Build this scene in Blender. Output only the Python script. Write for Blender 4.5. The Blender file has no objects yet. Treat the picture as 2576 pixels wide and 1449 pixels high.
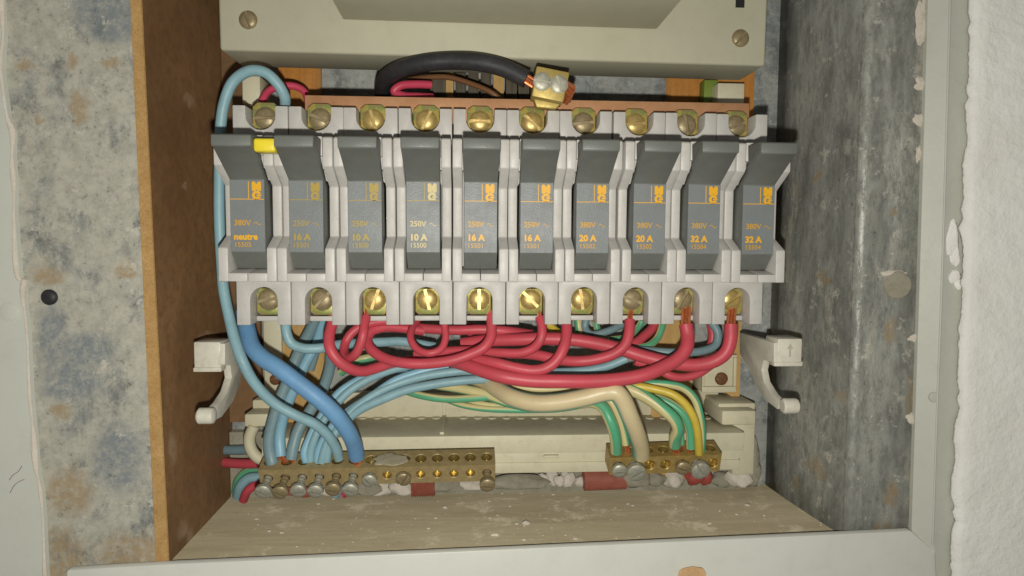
import bpy, bmesh, math, random
from mathutils import Vector, Matrix
random.seed(7)
R = math.radians

# ------------------------------------------------------------------ camera, world, light
# units: metres.  X right, Y into the cabinet, Z up.  Y = 0 is the front plane of the fuse bases.
FPX, YAW, PIT, ROLL, DCAM = 1702.85, .06135, .06896, .0056, .22359   # solved from the row of 17.5 mm modules
scene = bpy.context.scene
col = scene.collection
cy_, sy_, cp_, sp_ = math.cos(YAW), math.sin(YAW), math.cos(PIT), math.sin(PIT)
_r = Vector((cy_, -sy_, 0)); FW = Vector((sy_*cp_, cy_*cp_, -sp_)); _u = _r.cross(FW)
RT = math.cos(ROLL)*_r + math.sin(ROLL)*_u
UP = -math.sin(ROLL)*_r + math.cos(ROLL)*_u
CAM = Vector((0, -DCAM, 0))
cd = bpy.data.cameras.new('camera'); cam = bpy.data.objects.new('camera', cd); col.objects.link(cam)
cd.sensor_width = 36; cd.lens = 36*FPX/2576; cd.clip_start = .002; cd.clip_end = 20
m3 = Matrix((RT, UP, -FW)).transposed().to_4x4(); m3.translation = CAM
cam.matrix_world = m3
scene.camera = cam

w = bpy.data.worlds.new('World'); scene.world = w; w.use_nodes = True
bg = w.node_tree.nodes['Background']; bg.inputs[0].default_value = (1.0, .97, .92, 1); bg.inputs[1].default_value = .10

fl = bpy.data.lights.new('phone_flash', 'POINT'); fl.energy = 2.05; fl.shadow_soft_size = .0022; fl.color = (.99, .975, .875)
flo = bpy.data.objects.new('phone_flash', fl); col.objects.link(flo); flo.location = CAM + UP*-.0140 + FW*.002
scene.view_settings.view_transform = 'Standard'; scene.view_settings.look = 'None'
scene.view_settings.exposure = 0; scene.view_settings.gamma = 1
scene.cycles.max_bounces = 6

# ------------------------------------------------------------------ pixel -> point helpers (2576 px wide picture)
def ray(x, y): return FW + RT*((x-1288)/FPX) - UP*((y-724.5)/FPX)
def U(x, y, Y):
    d = ray(x, y); return CAM + d*((Y+DCAM)/d.y)
def UZ(x, y, Z):
    d = ray(x, y); return CAM + d*(Z/d.z)
def UX(x, y, X):
    d = ray(x, y); return CAM + d*(X/d.x)
KS = 2576/3840
def US(x, y, Y): return U(x*KS, y*KS, Y)
def UG(x, y, Y): return US(750+x*.5177, 1150+y*.5177, Y)

# ------------------------------------------------------------------ materials
def srgb(r, g, b):
    f = lambda c: (c/255/12.92) if c/255 <= .04045 else ((c/255+.055)/1.055)**2.4
    return (f(r), f(g), f(b), 1)
class NT:
    def __init__(s, name):
        s.m = bpy.data.materials.new(name); s.m.use_nodes = True; s.t = s.m.node_tree
        s.b = s.t.nodes['Principled BSDF']; s.co = s.n('ShaderNodeTexCoord').outputs['Object']
    def n(s, k, **kw):
        o = s.t.nodes.new(k)
        for a, v in kw.items(): setattr(o, a, v)
        return o
    def l(s, a, b): s.t.links.new(a, b)
    def noise(s, scale, detail=4, rough=.6, vec=None, stretch=None, dist=0):
        v = vec or s.co
        if stretch:
            mp = s.n('ShaderNodeMapping'); mp.inputs['Scale'].default_value = stretch; s.l(v, mp.inputs[0]); v = mp.outputs[0]
        o = s.n('ShaderNodeTexNoise'); s.l(v, o.inputs['Vector'])
        o.inputs['Scale'].default_value = scale; o.inputs['Detail'].default_value = detail
        o.inputs['Roughness'].default_value = rough; o.inputs['Distortion'].default_value = dist
        return o.outputs['Fac']
    def ramp(s, f, a, b, c0=(0,0,0,1), c1=(1,1,1,1)):
        o = s.n('ShaderNodeValToRGB'); s.l(f, o.inputs[0])
        o.color_ramp.elements[0].position = a; o.color_ramp.elements[0].color = c0
        o.color_ramp.elements[1].position = b; o.color_ramp.elements[1].color = c1
        return o.outputs[0]
    def mix(s, f, a, b, mode='MIX'):
        o = s.n('ShaderNodeMix', data_type='RGBA', blend_type=mode)
        if isinstance(f, (int, float)): o.inputs[0].default_value = f
        else: s.l(f, o.inputs[0])
        for i, v in ((6, a), (7, b)):
            if isinstance(v, tuple): o.inputs[i].default_value = v
            else: s.l(v, o.inputs[i])
        return o.outputs[2]
    def math(s, op, a, b=None, clamp=False):
        o = s.n('ShaderNodeMath', operation=op, use_clamp=clamp)
        for i, v in ((0, a), (1, b)):
            if v is None: continue
            if isinstance(v, (int, float)): o.inputs[i].default_value = v
            else: s.l(v, o.inputs[i])
        return o.outputs[0]
    def bump(s, f, dist, strength=1):
        o = s.n('ShaderNodeBump'); o.inputs['Distance'].default_value = dist; o.inputs['Strength'].default_value = strength
        s.l(f, o.inputs['Height']); s.l(o.outputs[0], s.b.inputs['Normal'])
    def out(s, c, rough=.5, metal=0, spec=.5, dusty=0):
        s.b.inputs['Diffuse Roughness'].default_value = dusty
        if isinstance(c, tuple): s.b.inputs['Base Color'].default_value = c
        else: s.l(c, s.b.inputs['Base Color'])
        if isinstance(rough, (int, float)): s.b.inputs['Roughness'].default_value = rough
        else: s.l(rough, s.b.inputs['Roughness'])
        s.b.inputs['Metallic'].default_value = metal; s.b.inputs['Specular IOR Level'].default_value = spec
        return s.m

def plastic(name, c, c2=None, scale=120, rough=.45, bump=.00004, bscale=1500, spec=.4, dirt=.25, dusty=0):
    t = NT(name); c2 = c2 or tuple(v*.82 for v in c[:3])+(1,)
    f = t.ramp(t.noise(scale, 6, .65), .35, .75)
    d = t.ramp(t.noise(scale*4, 5, .7), .52, .72)
    colr = t.mix(f, c, c2)
    colr = t.mix(t.math('MULTIPLY', d, dirt), colr, srgb(120, 112, 96))
    t.bump(t.noise(bscale, 3), bump)
    rr = t.math('ADD', t.math('MULTIPLY', f, .12), rough)
    return t.out(colr, rr, 0, spec, dusty)
M = {}
M['white'] = plastic('grey_white_plastic', srgb(187, 183, 179), srgb(176, 172, 167), 90, .42, dirt=.16)
M['carrier'] = plastic('dark_grey_plastic', srgb(104, 106, 102), srgb(93, 95, 91), 140, .42, .00006, dirt=.14)
M['plate'] = plastic('blue_grey_print_face', srgb(117, 120, 122), srgb(108, 111, 112), 160, .40, .00008, 2200, dirt=.12)
M['cream'] = plastic('cream_plastic', srgb(210, 203, 177), srgb(198, 190, 162), 60, .5, dirt=.14)
M['clip'] = plastic('ivory_plastic', srgb(214, 209, 196), srgb(198, 192, 176), 90, .4, dirt=.2)
M['shroud'] = plastic('beige_cover_plastic', srgb(180, 176, 155), srgb(172, 168, 146), 40, .5, .00003, 2500, dirt=.06, dusty=0)
M['yellow_clip'] = plastic('yellow_plastic', srgb(224, 204, 52), srgb(208, 184, 44), 120, .35, dirt=.1)
M['red'] = plastic('red_insulation', srgb(196, 76, 88), srgb(180, 65, 77), 70, .42, .00005, 600, dirt=.16)
M['pink'] = plastic('pink_insulation', srgb(198, 70, 96), srgb(180, 58, 82), 70, .36, .00005, 600, dirt=.12)
M['blue'] = plastic('light_blue_insulation', srgb(138, 172, 182), srgb(122, 155, 165), 70, .42, .00005, 600, dirt=.18)
M['blue_grey'] = plastic('grey_blue_insulation', srgb(124, 148, 154), srgb(106, 132, 140), 70, .4, .00005, 600, dirt=.22)
M['sky_blue'] = plastic('sky_blue_insulation', srgb(138, 180, 200), srgb(122, 162, 182), 70, .4, .00005, 600, dirt=.12)
M['strong_blue'] = plastic('strong_blue_insulation', srgb(110, 156, 196), srgb(96, 138, 178), 60, .46, .00006, 500, dirt=.14)
M['yellow'] = plastic('yellow_insulation', srgb(206, 182, 72), srgb(192, 165, 62), 70, .36, .00005, 600, dirt=.12)
M['black'] = plastic('black_rubber', srgb(40, 40, 44), srgb(52, 50, 52), 120, .48, .00006, 900, dirt=.08)
M['brown'] = plastic('brown_insulation', srgb(118, 80, 52), srgb(100, 66, 40), 90, .4, dirt=.1)
def striped(name, ca, cb, width, edge=.02, rep=1):
    t = NT(name); uv = t.n('ShaderNodeUVMap'); uv.uv_map = 'uv'
    sx = t.n('ShaderNodeSeparateXYZ'); t.l(uv.outputs[0], sx.inputs[0])
    f = t.math('FRACT', t.math('MULTIPLY', sx.outputs[0], rep)); f = t.math('ABSOLUTE', t.math('SUBTRACT', f, .5))
    f = t.ramp(f, width/2-edge, width/2+edge)
    c = t.mix(f, cb, ca)
    v = t.ramp(t.noise(80, 5), .3, .75)
    c = t.mix(t.math('MULTIPLY', v, .28), c, srgb(150, 140, 100))
    t.bump(t.noise(700, 3), .00004)
    return t.out(c, .38, 0, .4)
M['earth'] = striped('yellow_green_insulation', srgb(206, 194, 142), srgb(76, 164, 126), .28)
M['earth_pale'] = striped('cream_teal_insulation', srgb(206, 188, 150), srgb(112, 168, 156), .30, .06, 2)
def metal(name, c, c2, scale=300, rough=.35, bump=.00003, metallic=1.0):
    t = NT(name); f = t.ramp(t.noise(scale, 5, .7), .3, .7)
    t.bump(t.noise(scale*4, 4), bump)
    return t.out(t.mix(f, c, c2), t.math('ADD', t.math('MULTIPLY', t.noise(scale*2, 3), .25), rough-.1), metallic)
M['brass'] = metal('aged_brass', srgb(186, 160, 98), srgb(152, 126, 72), 500, .42, metallic=.4)
M['brass_dull'] = metal('dull_brass', srgb(180, 160, 116), srgb(150, 130, 88), 400, .5, metallic=.3)
M['brass_bright'] = metal('bright_brass', srgb(186, 164, 96), srgb(160, 138, 76), 300, .5, metallic=.4)
M['bore'] = metal('bright_bore', srgb(190, 168, 104), srgb(156, 134, 78), 300, .3, metallic=.7)
M['screw_gold'] = metal('gold_screw', srgb(198, 172, 108), srgb(160, 136, 84), 700, .36, metallic=.45)
M['screw_dull'] = metal('tarnished_screw', srgb(162, 146, 112), srgb(126, 110, 82), 700, .42, metallic=.35)
M['screw_steel'] = metal('zinc_screw', srgb(184, 182, 168), srgb(146, 142, 126), 700, .46, metallic=.4)
M['copper'] = metal('copper', srgb(222, 140, 92), srgb(186, 100, 62), 800, .32, metallic=.6)
M['copper_bar'] = metal('matt_copper_bar', srgb(196, 148, 110), srgb(172, 122, 86), 160, .5, metallic=.25)
def chromate():
    t = NT('yellow_chromate'); f = t.noise(260, 3, .5, dist=1.2)
    o = t.n('ShaderNodeValToRGB'); t.l(f, o.inputs[0]); e = o.color_ramp.elements
    e[0].position = .3; e[0].color = srgb(170, 140, 78); e[1].position = .72; e[1].color = srgb(184, 140, 104)
    k = e.new(.46); k.color = srgb(196, 176, 96); k = e.new(.58); k.color = srgb(146, 162, 96)
    return t.out(o.outputs[0], .34, .45)
M['chromate'] = chromate()
def flat(name, c, rough=.5, var=.15, scale=900):
    t = NT(name); f = t.noise(scale, 3)
    return t.out(t.mix(t.math('MULTIPLY', f, var), c, tuple(v*.4 for v in c[:3])+(1,)), rough)
M['ink'] = flat('orange_ink', srgb(226, 168, 20), .5, .3, 1600)
M['ink_faded'] = flat('faded_yellow_ink', srgb(176, 150, 62), .5, .6, 1500)
M['ink_mid'] = flat('amber_ink', srgb(204, 154, 40), .5, .45, 1500)
M['ink_pale'] = flat('pale_ink', srgb(206, 186, 128), .5, .4, 1500)
M['dark'] = flat('dark_hole', srgb(26, 24, 20), .7)
M['pencil'] = flat('purple_pencil', srgb(150, 116, 132), .8)

def spots(t, base, pts, colr, dist=.004, nz=None):
    """stains with a shape of their own at given object-space points (x,y,z,rx,rz)"""
    dn = t.n('ShaderNodeTexNoise'); t.l(t.co, dn.inputs['Vector']); dn.inputs['Scale'].default_value = 260; dn.inputs['Detail'].default_value = 4
    v = t.n('ShaderNodeVectorMath', operation='SUBTRACT'); t.l(dn.outputs['Color'], v.inputs[0]); v.inputs[1].default_value = (.5, .5, .5)
    v2 = t.n('ShaderNodeVectorMath', operation='SCALE'); t.l(v.outputs[0], v2.inputs[0]); v2.inputs['Scale'].default_value = dist
    v3 = t.n('ShaderNodeVectorMath', operation='ADD'); t.l(t.co, v3.inputs[0]); t.l(v2.outputs[0], v3.inputs[1])
    acc = None
    for (x, y, z, rx, ry, rz) in pts:
        a = t.n('ShaderNodeVectorMath', operation='SUBTRACT'); t.l(v3.outputs[0], a.inputs[0]); a.inputs[1].default_value = (x, y, z)
        b = t.n('ShaderNodeVectorMath', operation='DIVIDE'); t.l(a.outputs[0], b.inputs[0]); b.inputs[1].default_value = (rx, ry, rz)
        c = t.n('ShaderNodeVectorMath', operation='LENGTH'); t.l(b.outputs[0], c.inputs[0])
        m = t.ramp(c.outputs['Value'], .5, 1.2, (1,1,1,1), (0,0,0,1))
        acc = m if acc is None else t.math('MAXIMUM', acc, m)
    brk = t.ramp(t.noise(300, 8, .8), .40, .56)
    return t.mix(t.math('MULTIPLY', acc, t.math('ADD', t.math('MULTIPLY', brk, .65), .25)), base, colr)

def galvanised(name, zinc, wash, cover, tan_pts=(), blue_pts=(), stretch=(1, 1, 1), metallic=.15, dusty=.4, off=(0, 0, 0)):
    """zinc sheet partly hidden under a thin plaster wash; cover = share of wash; off = object origin of the mesh"""
    t = NT(name); d3 = lambda c, k: tuple(v*k for v in c[:3])+(1,)
    sh = lambda P_: [(p[0]-off[0], p[1]-off[1], p[2]-off[2])+tuple(p[3:]) for p in P_]
    zc_ = t.mix(t.ramp(t.noise(48, 6, .7, stretch=stretch), .38, .62), d3(zinc, .62), d3(zinc, 1.28))
    zc_ = t.mix(t.math('MULTIPLY', t.ramp(t.noise(330, 6, .75, stretch=stretch), .47, .60), .55), zc_, d3(zinc, .48))
    wc = t.mix(t.ramp(t.noise(210, 8, .8), .42, .60), wash, d3(wash, .76))
    mk = t.math('ADD', t.math('MULTIPLY', t.noise(34, 12, .74, stretch=stretch, dist=.25), .5), t.math('MULTIPLY', t.noise(105, 12, .78, stretch=stretch, dist=.3), .5))
    th = 1-cover
    c = t.mix(t.math('MULTIPLY', t.ramp(mk, th-.03, th+.03), .9), zc_, wc)
    if blue_pts: c = spots(t, c, sh(blue_pts), d3(srgb(126, 133, 138), 1), .006)
    c = t.mix(t.math('MULTIPLY', t.ramp(t.noise(130, 10, .8), .575, .61), .75), c, d3(wash, 1.15))
    c = t.mix(t.math('MULTIPLY', t.ramp(t.noise(29, 9, .75, dist=.3), .63, .67), .55), c, srgb(186, 170, 144))
    if tan_pts: c = spots(t, c, sh(tan_pts), srgb(164, 144, 114), .007)
    c = t.mix(t.math('MULTIPLY', t.ramp(t.noise(420, 7, .8), .60, .64), .6), c, srgb(84, 84, 80))
    t.bump(t.math('ADD', t.noise(360, 6, .75), t.ramp(mk, th-.05, th+.05)), .00018)
    return t.out(c, t.math('ADD', t.math('MULTIPLY', t.ramp(mk, th-.05, th+.05), .2), .40), metallic, .4, dusty)

def woody(name, a, b, scale, stretch, rough=.6, bump=.0002, speck=None, spk=.3, dusty=1):
    t = NT(name)
    f = t.ramp(t.noise(scale, 6, .65, stretch=stretch, dist=.4), .3, .72)
    c = t.mix(f, a, b)
    g = t.ramp(t.noise(scale*7, 4, .7), .45, .7)
    c = t.mix(t.math('MULTIPLY', g, spk), c, speck or tuple(v*.5 for v in a[:3])+(1,))
    t.bump(t.noise(scale*6, 5, .7, stretch=stretch), bump)
    return t.out(c, rough, 0, .3, dusty)
M['panel'] = woody('brown_hardboard', srgb(142, 108, 74), srgb(112, 84, 56), 26, (1, 1, .6), .5, .0001, srgb(92, 70, 48), .35, .3)
M['panel_edge'] = woody('fibreboard_edge', srgb(194, 158, 104), srgb(172, 134, 82), 200, (1, 1, 1), .75, .0003, srgb(136, 100, 58), .5, .5)
M['pine'] = woody('orange_pine', srgb(204, 146, 74), srgb(172, 112, 48), 90, (3, 3, .3), .5, .0001)
M['pine_pale'] = woody('pale_pine', srgb(206, 172, 112), srgb(186, 148, 90), 90, (3, 3, .3), .6, .0001)
def board():
    t = NT('dusty_board')
    f = t.ramp(t.noise(34, 7, .7, stretch=(.35, 2.2, 1), dist=.5), .32, .7)
    c = t.mix(f, srgb(176, 164, 138), srgb(150, 138, 113))
    c = t.mix(t.math('MULTIPLY', t.ramp(t.noise(60, 8, .78), .55, .64), .75), c, srgb(200, 189, 166))
    c = t.mix(t.math('MULTIPLY', t.ramp(t.noise(300, 5, .7), .60, .72), .45), c, srgb(126, 112, 86))
    c = t.mix(t.ramp(t.noise(150, 2, .4), .74, .77), c, srgb(228, 218, 200))
    t.bump(t.noise(240, 6, .7, stretch=(.5, 2, 1)), .0003)
    return t.out(c, .8, 0, .2, 1)
M['board'] = board()
def wall_mat():
    t = NT('white_plaster'); a = t.noise(75, 7, .62)
    c = t.mix(t.ramp(t.noise(36, 5), .3, .7), srgb(240, 238, 235), srgb(231, 228, 223))
    t.bump(t.math('ADD', a, t.math('MULTIPLY', t.noise(330, 5, .6), .35)), .0015)
    return t.out(c, .75, 0, .25, .2)
M['wall'] = wall_mat()
M['paint'] = plastic('grey_white_paint', srgb(198, 198, 188), srgb(190, 190, 179), 30, .42, .00006, 700, dirt=.06)
M['paint_left'] = plastic('pale_grey_paint', srgb(202, 203, 195), srgb(195, 196, 186), 30, .5, .00006, 700, dirt=.06, dusty=.3)
M['paint_bottom'] = plastic('light_paint', srgb(212, 212, 205), srgb(206, 206, 198), 25, .38, .00005, 900, dirt=.05, dusty=.3)
M['filler'] = woody('white_filler', srgb(222, 214, 204), srgb(204, 194, 180), 200, (1, 1, 1), .85, .0004, srgb(180, 164, 146), .3, .4)
M['plaster_grey'] = woody('grey_mortar', srgb(172, 166, 150), srgb(142, 135, 118), 160, (1, 1, 1), .9, .0005, None, .3, .4)
M['terracotta'] = woody('terracotta_plastic', srgb(172, 104, 86), srgb(146, 80, 64), 120, (1, 1, 1), .55, .0002, None, .3, .3)
M['red_plastic'] = woody('soft_red_plastic', srgb(176, 88, 78), srgb(154, 68, 60), 120, (1, 1, 1), .6, .0003, None, .3, .3)
M['smear'] = plastic('translucent_sealant', srgb(168, 160, 140), srgb(150, 140, 116), 200, .3, dirt=.2)
M['tan'] = woody('tan_fragment', srgb(206, 172, 130), srgb(190, 150, 105), 150, (1, 1, 1), .6, .0001)
M['laminate'] = woody('dark_laminate', srgb(110, 100, 84), srgb(70, 64, 54), 200, (4, 1, .2), .5, .0001)

# ------------------------------------------------------------------ mesh helpers
class MB:
    def __init__(s): s.v = []; s.f = []; s.uv = None
    def add(s, vs, fs):
        n = len(s.v); s.v += [Vector(p) for p in vs]; s.f += [tuple(i+n for i in f) for f in fs]; return s
    def box(s, x0, x1, y0, y1, z0, z1):
        return s.add([(x, y, z) for x in (x0, x1) for y in (y0, y1) for z in (z0, z1)],
                     [(0,1,3,2), (4,6,7,5), (0,4,5,1), (2,3,7,6), (0,2,6,4), (1,5,7,3)])
    def loft(s, a, b):
        n = len(a); return s.add(list(a)+list(b), [tuple(range(n-1, -1, -1)), tuple(range(n, 2*n))] +
                     [(i, (i+1) % n, n+(i+1) % n, n+i) for i in range(n)])
    def prism_y(s, poly, y0, y1): return s.loft([(x, y0, z) for x, z in poly], [(x, y1, z) for x, z in poly])
    def prism_x(s, poly, x0, x1): return s.loft([(x0, y, z) for y, z in poly], [(x1, y, z) for y, z in poly])
    def lathe_y(s, prof, n=20, c=(0, 0, 0)):
        """prof [(r, y)], axis along Y, front first"""
        vs = []; fs = []
        for r, y in prof:
            for k in range(n):
                a = 2*math.pi*k/n; vs.append((c[0]+r*math.cos(a), c[1]+y, c[2]+r*math.sin(a)))
        for i in range(len(prof)-1):
            for k in range(n): fs.append((i*n+k, (i+1)*n+k, (i+1)*n+(k+1) % n, i*n+(k+1) % n))
        fs.append(tuple(range(n))); fs.append(tuple((len(prof)-1)*n+k for k in range(n-1, -1, -1)))
        return s.add(vs, fs)
    def xform(s, m): s.v = [m @ p for p in s.v]; return s
    def build(s, name, mat, parent=None, bevel=0, seg=2, smooth=35, origin=None):
        me = bpy.data.meshes.new(name); bm = bmesh.new()
        if origin is None: origin = parent['_o'] if parent is not None and '_o' in parent.keys() else (0, 0, 0)
        o3 = Vector(origin)
        vs = [bm.verts.new(p-o3) for p in s.v]
        for f in s.f:
            try: bm.faces.new([vs[i] for i in f])
            except ValueError: pass
        bmesh.ops.recalc_face_normals(bm, faces=bm.faces)
        if bevel:
            es = [e for e in bm.edges if len(e.link_faces) == 2 and e.calc_face_angle(0) > R(38)]
            bmesh.ops.bevel(bm, geom=es, offset=bevel, segments=seg, profile=.5, affect='EDGES', clamp_overlap=True)
        if smooth:
            for f in bm.faces: f.smooth = True
        bm.to_mesh(me); bm.free()
        if smooth: me.set_sharp_from_angle(angle=R(smooth))
        return link(name, me, mat, parent, origin)
def link(name, me, mat, parent=None, origin=(0, 0, 0)):
    if mat is not None and not me.materials: me.materials.append(M[mat] if isinstance(mat, str) else mat)
    o = bpy.data.objects.new(name, me); col.objects.link(o)
    if parent is not None: o.parent = parent
    else: o.location = origin
    return o
def tag(o, label=None, cat=None, group=None, kind=None):
    if label: o['label'] = label
    if cat: o['category'] = cat
    if group: o['group'] = group
    if kind: o['kind'] = kind
    return o
ROOTS = []
def thing(name, label, cat, loc, group=None):
    o = bpy.data.objects.new(name, None); col.objects.link(o); o.location = loc; o['_o'] = tuple(loc)
    o.empty_display_size = .005; ROOTS.append(o)
    return tag(o, label, cat, group)
def sub(o):   # lets sub-parts of a mesh child keep world-space building
    return o
def copy_tree(o, parent=None):
    c = o.copy(); col.objects.link(c); c.parent = parent
    for ch in o.children: copy_tree(ch, c)
    return c
def catmull(pts, sub=8):
    P = [Vector(p) for p in pts]; P = [P[0]*2-P[1]] + P + [P[-1]*2-P[-2]]
    out = []
    for i in range(1, len(P)-2):
        p0, p1, p2, p3 = P[i-1:i+3]
        d = lambda a, b: max((a-b).length, 1e-6)**.5
        t0 = 0; t1 = t0+d(p0, p1); t2 = t1+d(p1, p2); t3 = t2+d(p2, p3)
        for k in range(sub):
            t = t1+(t2-t1)*k/sub
            A1 = p0*((t1-t)/(t1-t0))+p1*((t-t0)/(t1-t0)); A2 = p1*((t2-t)/(t2-t1))+p2*((t-t1)/(t2-t1)); A3 = p2*((t3-t)/(t3-t2))+p3*((t-t2)/(t3-t2))
            B1 = A1*((t2-t)/(t2-t0))+A2*((t-t0)/(t2-t0)); B2 = A2*((t3-t)/(t3-t1))+A3*((t-t1)/(t3-t1))
            out.append(B1*((t2-t)/(t2-t1))+B2*((t-t1)/(t2-t1)))
    out.append(P[-2]); return out
def tube(name, path, rad, mat, parent=None, seg=14, phase=0, twist=0, origin=None, sub=8, smoothed=False):
    C = path if smoothed else catmull(path, sub)
    if origin is None: origin = parent['_o'] if parent is not None and '_o' in parent.keys() else (0, 0, 0)
    o3 = Vector(origin); n = len(C)
    T = [(C[min(i+1, n-1)]-C[max(i-1, 0)]).normalized() for i in range(n)]
    N = Vector((0, -1, 0)); N = (N-T[0]*N.dot(T[0])).normalized()
    vs = []; fs = []; uvs = []; L = 0; rings = []
    rr = rad if callable(rad) else (lambda k: rad)
    for i in range(n):
        if i: N = (N-T[i]*N.dot(T[i])).normalized(); L += (C[i]-C[i-1]).length
        B = T[i].cross(N)
        for k in range(seg):
            a = 2*math.pi*k/seg
            vs.append(C[i]+(N*math.cos(a)+B*math.sin(a))*rr(i/(n-1))-o3)
        rings.append(L)
    for i in range(n-1):
        for k in range(seg):
            k2 = (k+1) % seg
            fs.append((i*seg+k, (i+1)*seg+k, (i+1)*seg+k2, i*seg+k2))
            uvs += [(k/seg+phase+twist*rings[i], rings[i]), (k/seg+phase+twist*rings[i+1], rings[i+1]),
                    ((k+1)/seg+phase+twist*rings[i+1], rings[i+1]), ((k+1)/seg+phase+twist*rings[i], rings[i])]
    fs.append(tuple(range(seg-1, -1, -1))[::-1]); fs.append(tuple((n-1)*seg+k for k in range(seg-1, -1, -1)))
    uvs += [(phase+.1, 0)]*(2*seg)
    me = bpy.data.meshes.new(name); me.from_pydata(vs, [], fs)
    uvl = me.uv_layers.new(name='uv')
    for i, c in enumerate(uvs): uvl.data[i].uv = c
    bm = bmesh.new(); bm.from_mesh(me); bmesh.ops.recalc_face_normals(bm, faces=bm.faces); bm.to_mesh(me); bm.free()
    for p in me.polygons: p.use_smooth = True
    me.set_sharp_from_angle(angle=R(50))
    return link(name, me, mat, parent, origin)
_tc = {}
def text_mesh(s, size, bold=0):
    k = (s, size, bold)
    if k in _tc: return _tc[k]
    cu = bpy.data.curves.new('lettering', 'FONT'); cu.body = s; cu.size = size; cu.offset = bold; cu.extrude = .00004; cu.resolution_u = 3
    ob = bpy.data.objects.new('tmp', cu); col.objects.link(ob)
    bpy.context.view_layer.update()
    me = bpy.data.meshes.new_from_object(ob.evaluated_get(bpy.context.evaluated_depsgraph_get()))
    me.transform(Matrix.Rotation(R(90), 4, 'X')); me.materials.clear()
    bpy.data.objects.remove(ob); bpy.data.curves.remove(cu)
    _tc[k] = me; return me
def lump(name, c, r, mat, seed=0, squash=(1, 1, 1), parent=None, rough=.3, sub=2):
    rnd = random.Random(seed); bm = bmesh.new(); bmesh.ops.create_icosphere(bm, subdivisions=sub, radius=1)
    ph = [Vector((rnd.uniform(-1, 1), rnd.uniform(-1, 1), rnd.uniform(-1, 1))) for _ in range(5)]
    for v in bm.verts:
        k = 1+sum(math.sin(3.1*v.co.dot(p)*(1+i*.7)+i)*rough/(2+i) for i, p in enumerate(ph))
        v.co = Vector((v.co.x*r*squash[0]*k, v.co.y*r*squash[1]*k, v.co.z*r*squash[2]*k))
    for f in bm.faces: f.smooth = True
    me = bpy.data.meshes.new(name); bm.to_mesh(me); bm.free()
    if parent is not None:
        o = link(name, me, mat, parent); o.location = Vector(c)-Vector(parent['_o'])
        return o
    return link(name, me, mat, None, c)
def screw_mesh(name, r, mat, slot=.0007, dome=.0016, shank=0, shank_r=.0012, cyl=0):
    """slotted screw head, axis -Y towards the viewer, seat at y=0"""
    bm = bmesh.new()
    def half(sx):
        b = MB(); prof = [(r*.30, -dome-cyl), (r*.62, -dome*.86-cyl), (r*.86, -dome*.55-cyl), (r, -dome*.08-cyl), (r, .0004)]
        b.lathe_y(prof, 28); t = bmesh.new(); vs = [t.verts.new(p) for p in b.v]
        for f in b.f: t.faces.new([vs[i] for i in f])
        geom = t.verts[:]+t.edges[:]+t.faces[:]
        res = bmesh.ops.bisect_plane(t, geom=geom, plane_co=(0, 0, sx*slot), plane_no=(0, 0, sx), clear_inner=True)
        ed = [e for e in res['geom_cut'] if isinstance(e, bmesh.types.BMEdge)]
        bmesh.ops.edgeloop_fill(t, edges=ed)
        me = bpy.data.meshes.new('t'); t.to_mesh(me); t.free(); bm.from_mesh(me); bpy.data.meshes.remove(me)
    half(1); half(-1)
    b = MB(); b.lathe_y([(r*.96, -dome*.25-cyl*.6), (r*.96, .0003)], 24)
    if shank: b.lathe_y([(shank_r*(1 if k % 2 else .82), .0003+shank*k/12) for k in range(13)], 14)
    vs = [bm.verts.new(p) for p in b.v]
    for f in b.f: bm.faces.new([vs[i] for i in f])
    bmesh.ops.recalc_face_normals(bm, faces=bm.faces)
    for f in bm.faces: f.smooth = True
    me = bpy.data.meshes.new(name); bm.to_mesh(me); bm.free(); me.set_sharp_from_angle(angle=R(32))
    me.materials.append(M[mat]); return me

# ------------------------------------------------------------------ the enclosure
YB = .062; ZF = -.1068; XL = -.0995; ZT = .125
def yf(x): return .0025+.035*x                       # front plane of the box, slightly skewed
def P2(px, py, off=0):
    p = U(px, py, .003)
    for _ in range(4): p = U(px, py, yf(p.x)+off)
    return p

b = MB(); b.box(-.10, .1335, YB, YB+.004, ZF-.01, ZT)
o = b.build('back_wall', galvanised('galvanised_back', srgb(150, 154, 154), srgb(180, 181, 176), .5))
tag(o, 'mottled galvanised sheet at the back of the cabinet', kind='structure')

# galvanised right side + rounded corner + flange : one bent sheet
def strip(name, prof, z0, z1, mat, n=1, th=.001):
    """prof: list of (x,y) along the sheet; extruded vertically"""
    b = MB(); m = len(prof); nz = 12
    for k in range(nz+1):
        z = z0+(z1-z0)*k/nz
        for x, y in prof: b.v.append(Vector((x, y, z)))
    for k in range(nz):
        for i in range(m-1): b.f.append((k*m+i, k*m+i+1, (k+1)*m+i+1, (k+1)*m+i))
    o = b.build(name, mat, smooth=60)
    md = o.modifiers.new('thickness', 'SOLIDIFY'); md.thickness = th; md.offset = 0
    return o
xr0 = .1308; xr1 = .1372
prof = [(xr0, YB), (xr0+.0012, .045), (xr0+.0028, .03), (xr0+.0046, .016), (xr1-.0008, yf(xr1)+.0035)]
cx, cyy = xr1+.0024, yf(xr1)+.0040
for k in range(9):
    a = R(180+90*k/8*.96); prof.append((cx+.0028*math.cos(a), cyy+.0028*math.sin(a)))
prof += [(.1415, yf(.1415)+.0011), (.150, yf(.15)+.001), (.165, yf(.165)+.001)]
rt = [(.1385, -.002, -.0585, .0015, .02, .006)]
sp_r = []
for px, py, a, c in ((2060, 445, .005, .0030), (2075, 700, .006, .0028), (2020, 480, .005, .0030), (2110, 1000, .004, .0030), (2055, 1175, .009, .0045), (1990, 300, .004, .0022), (2015, 1215, .006, .004)):
    q = UX(px, py, .134); sp_r.append((q.x, q.y, q.z, .004, a, c))
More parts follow.
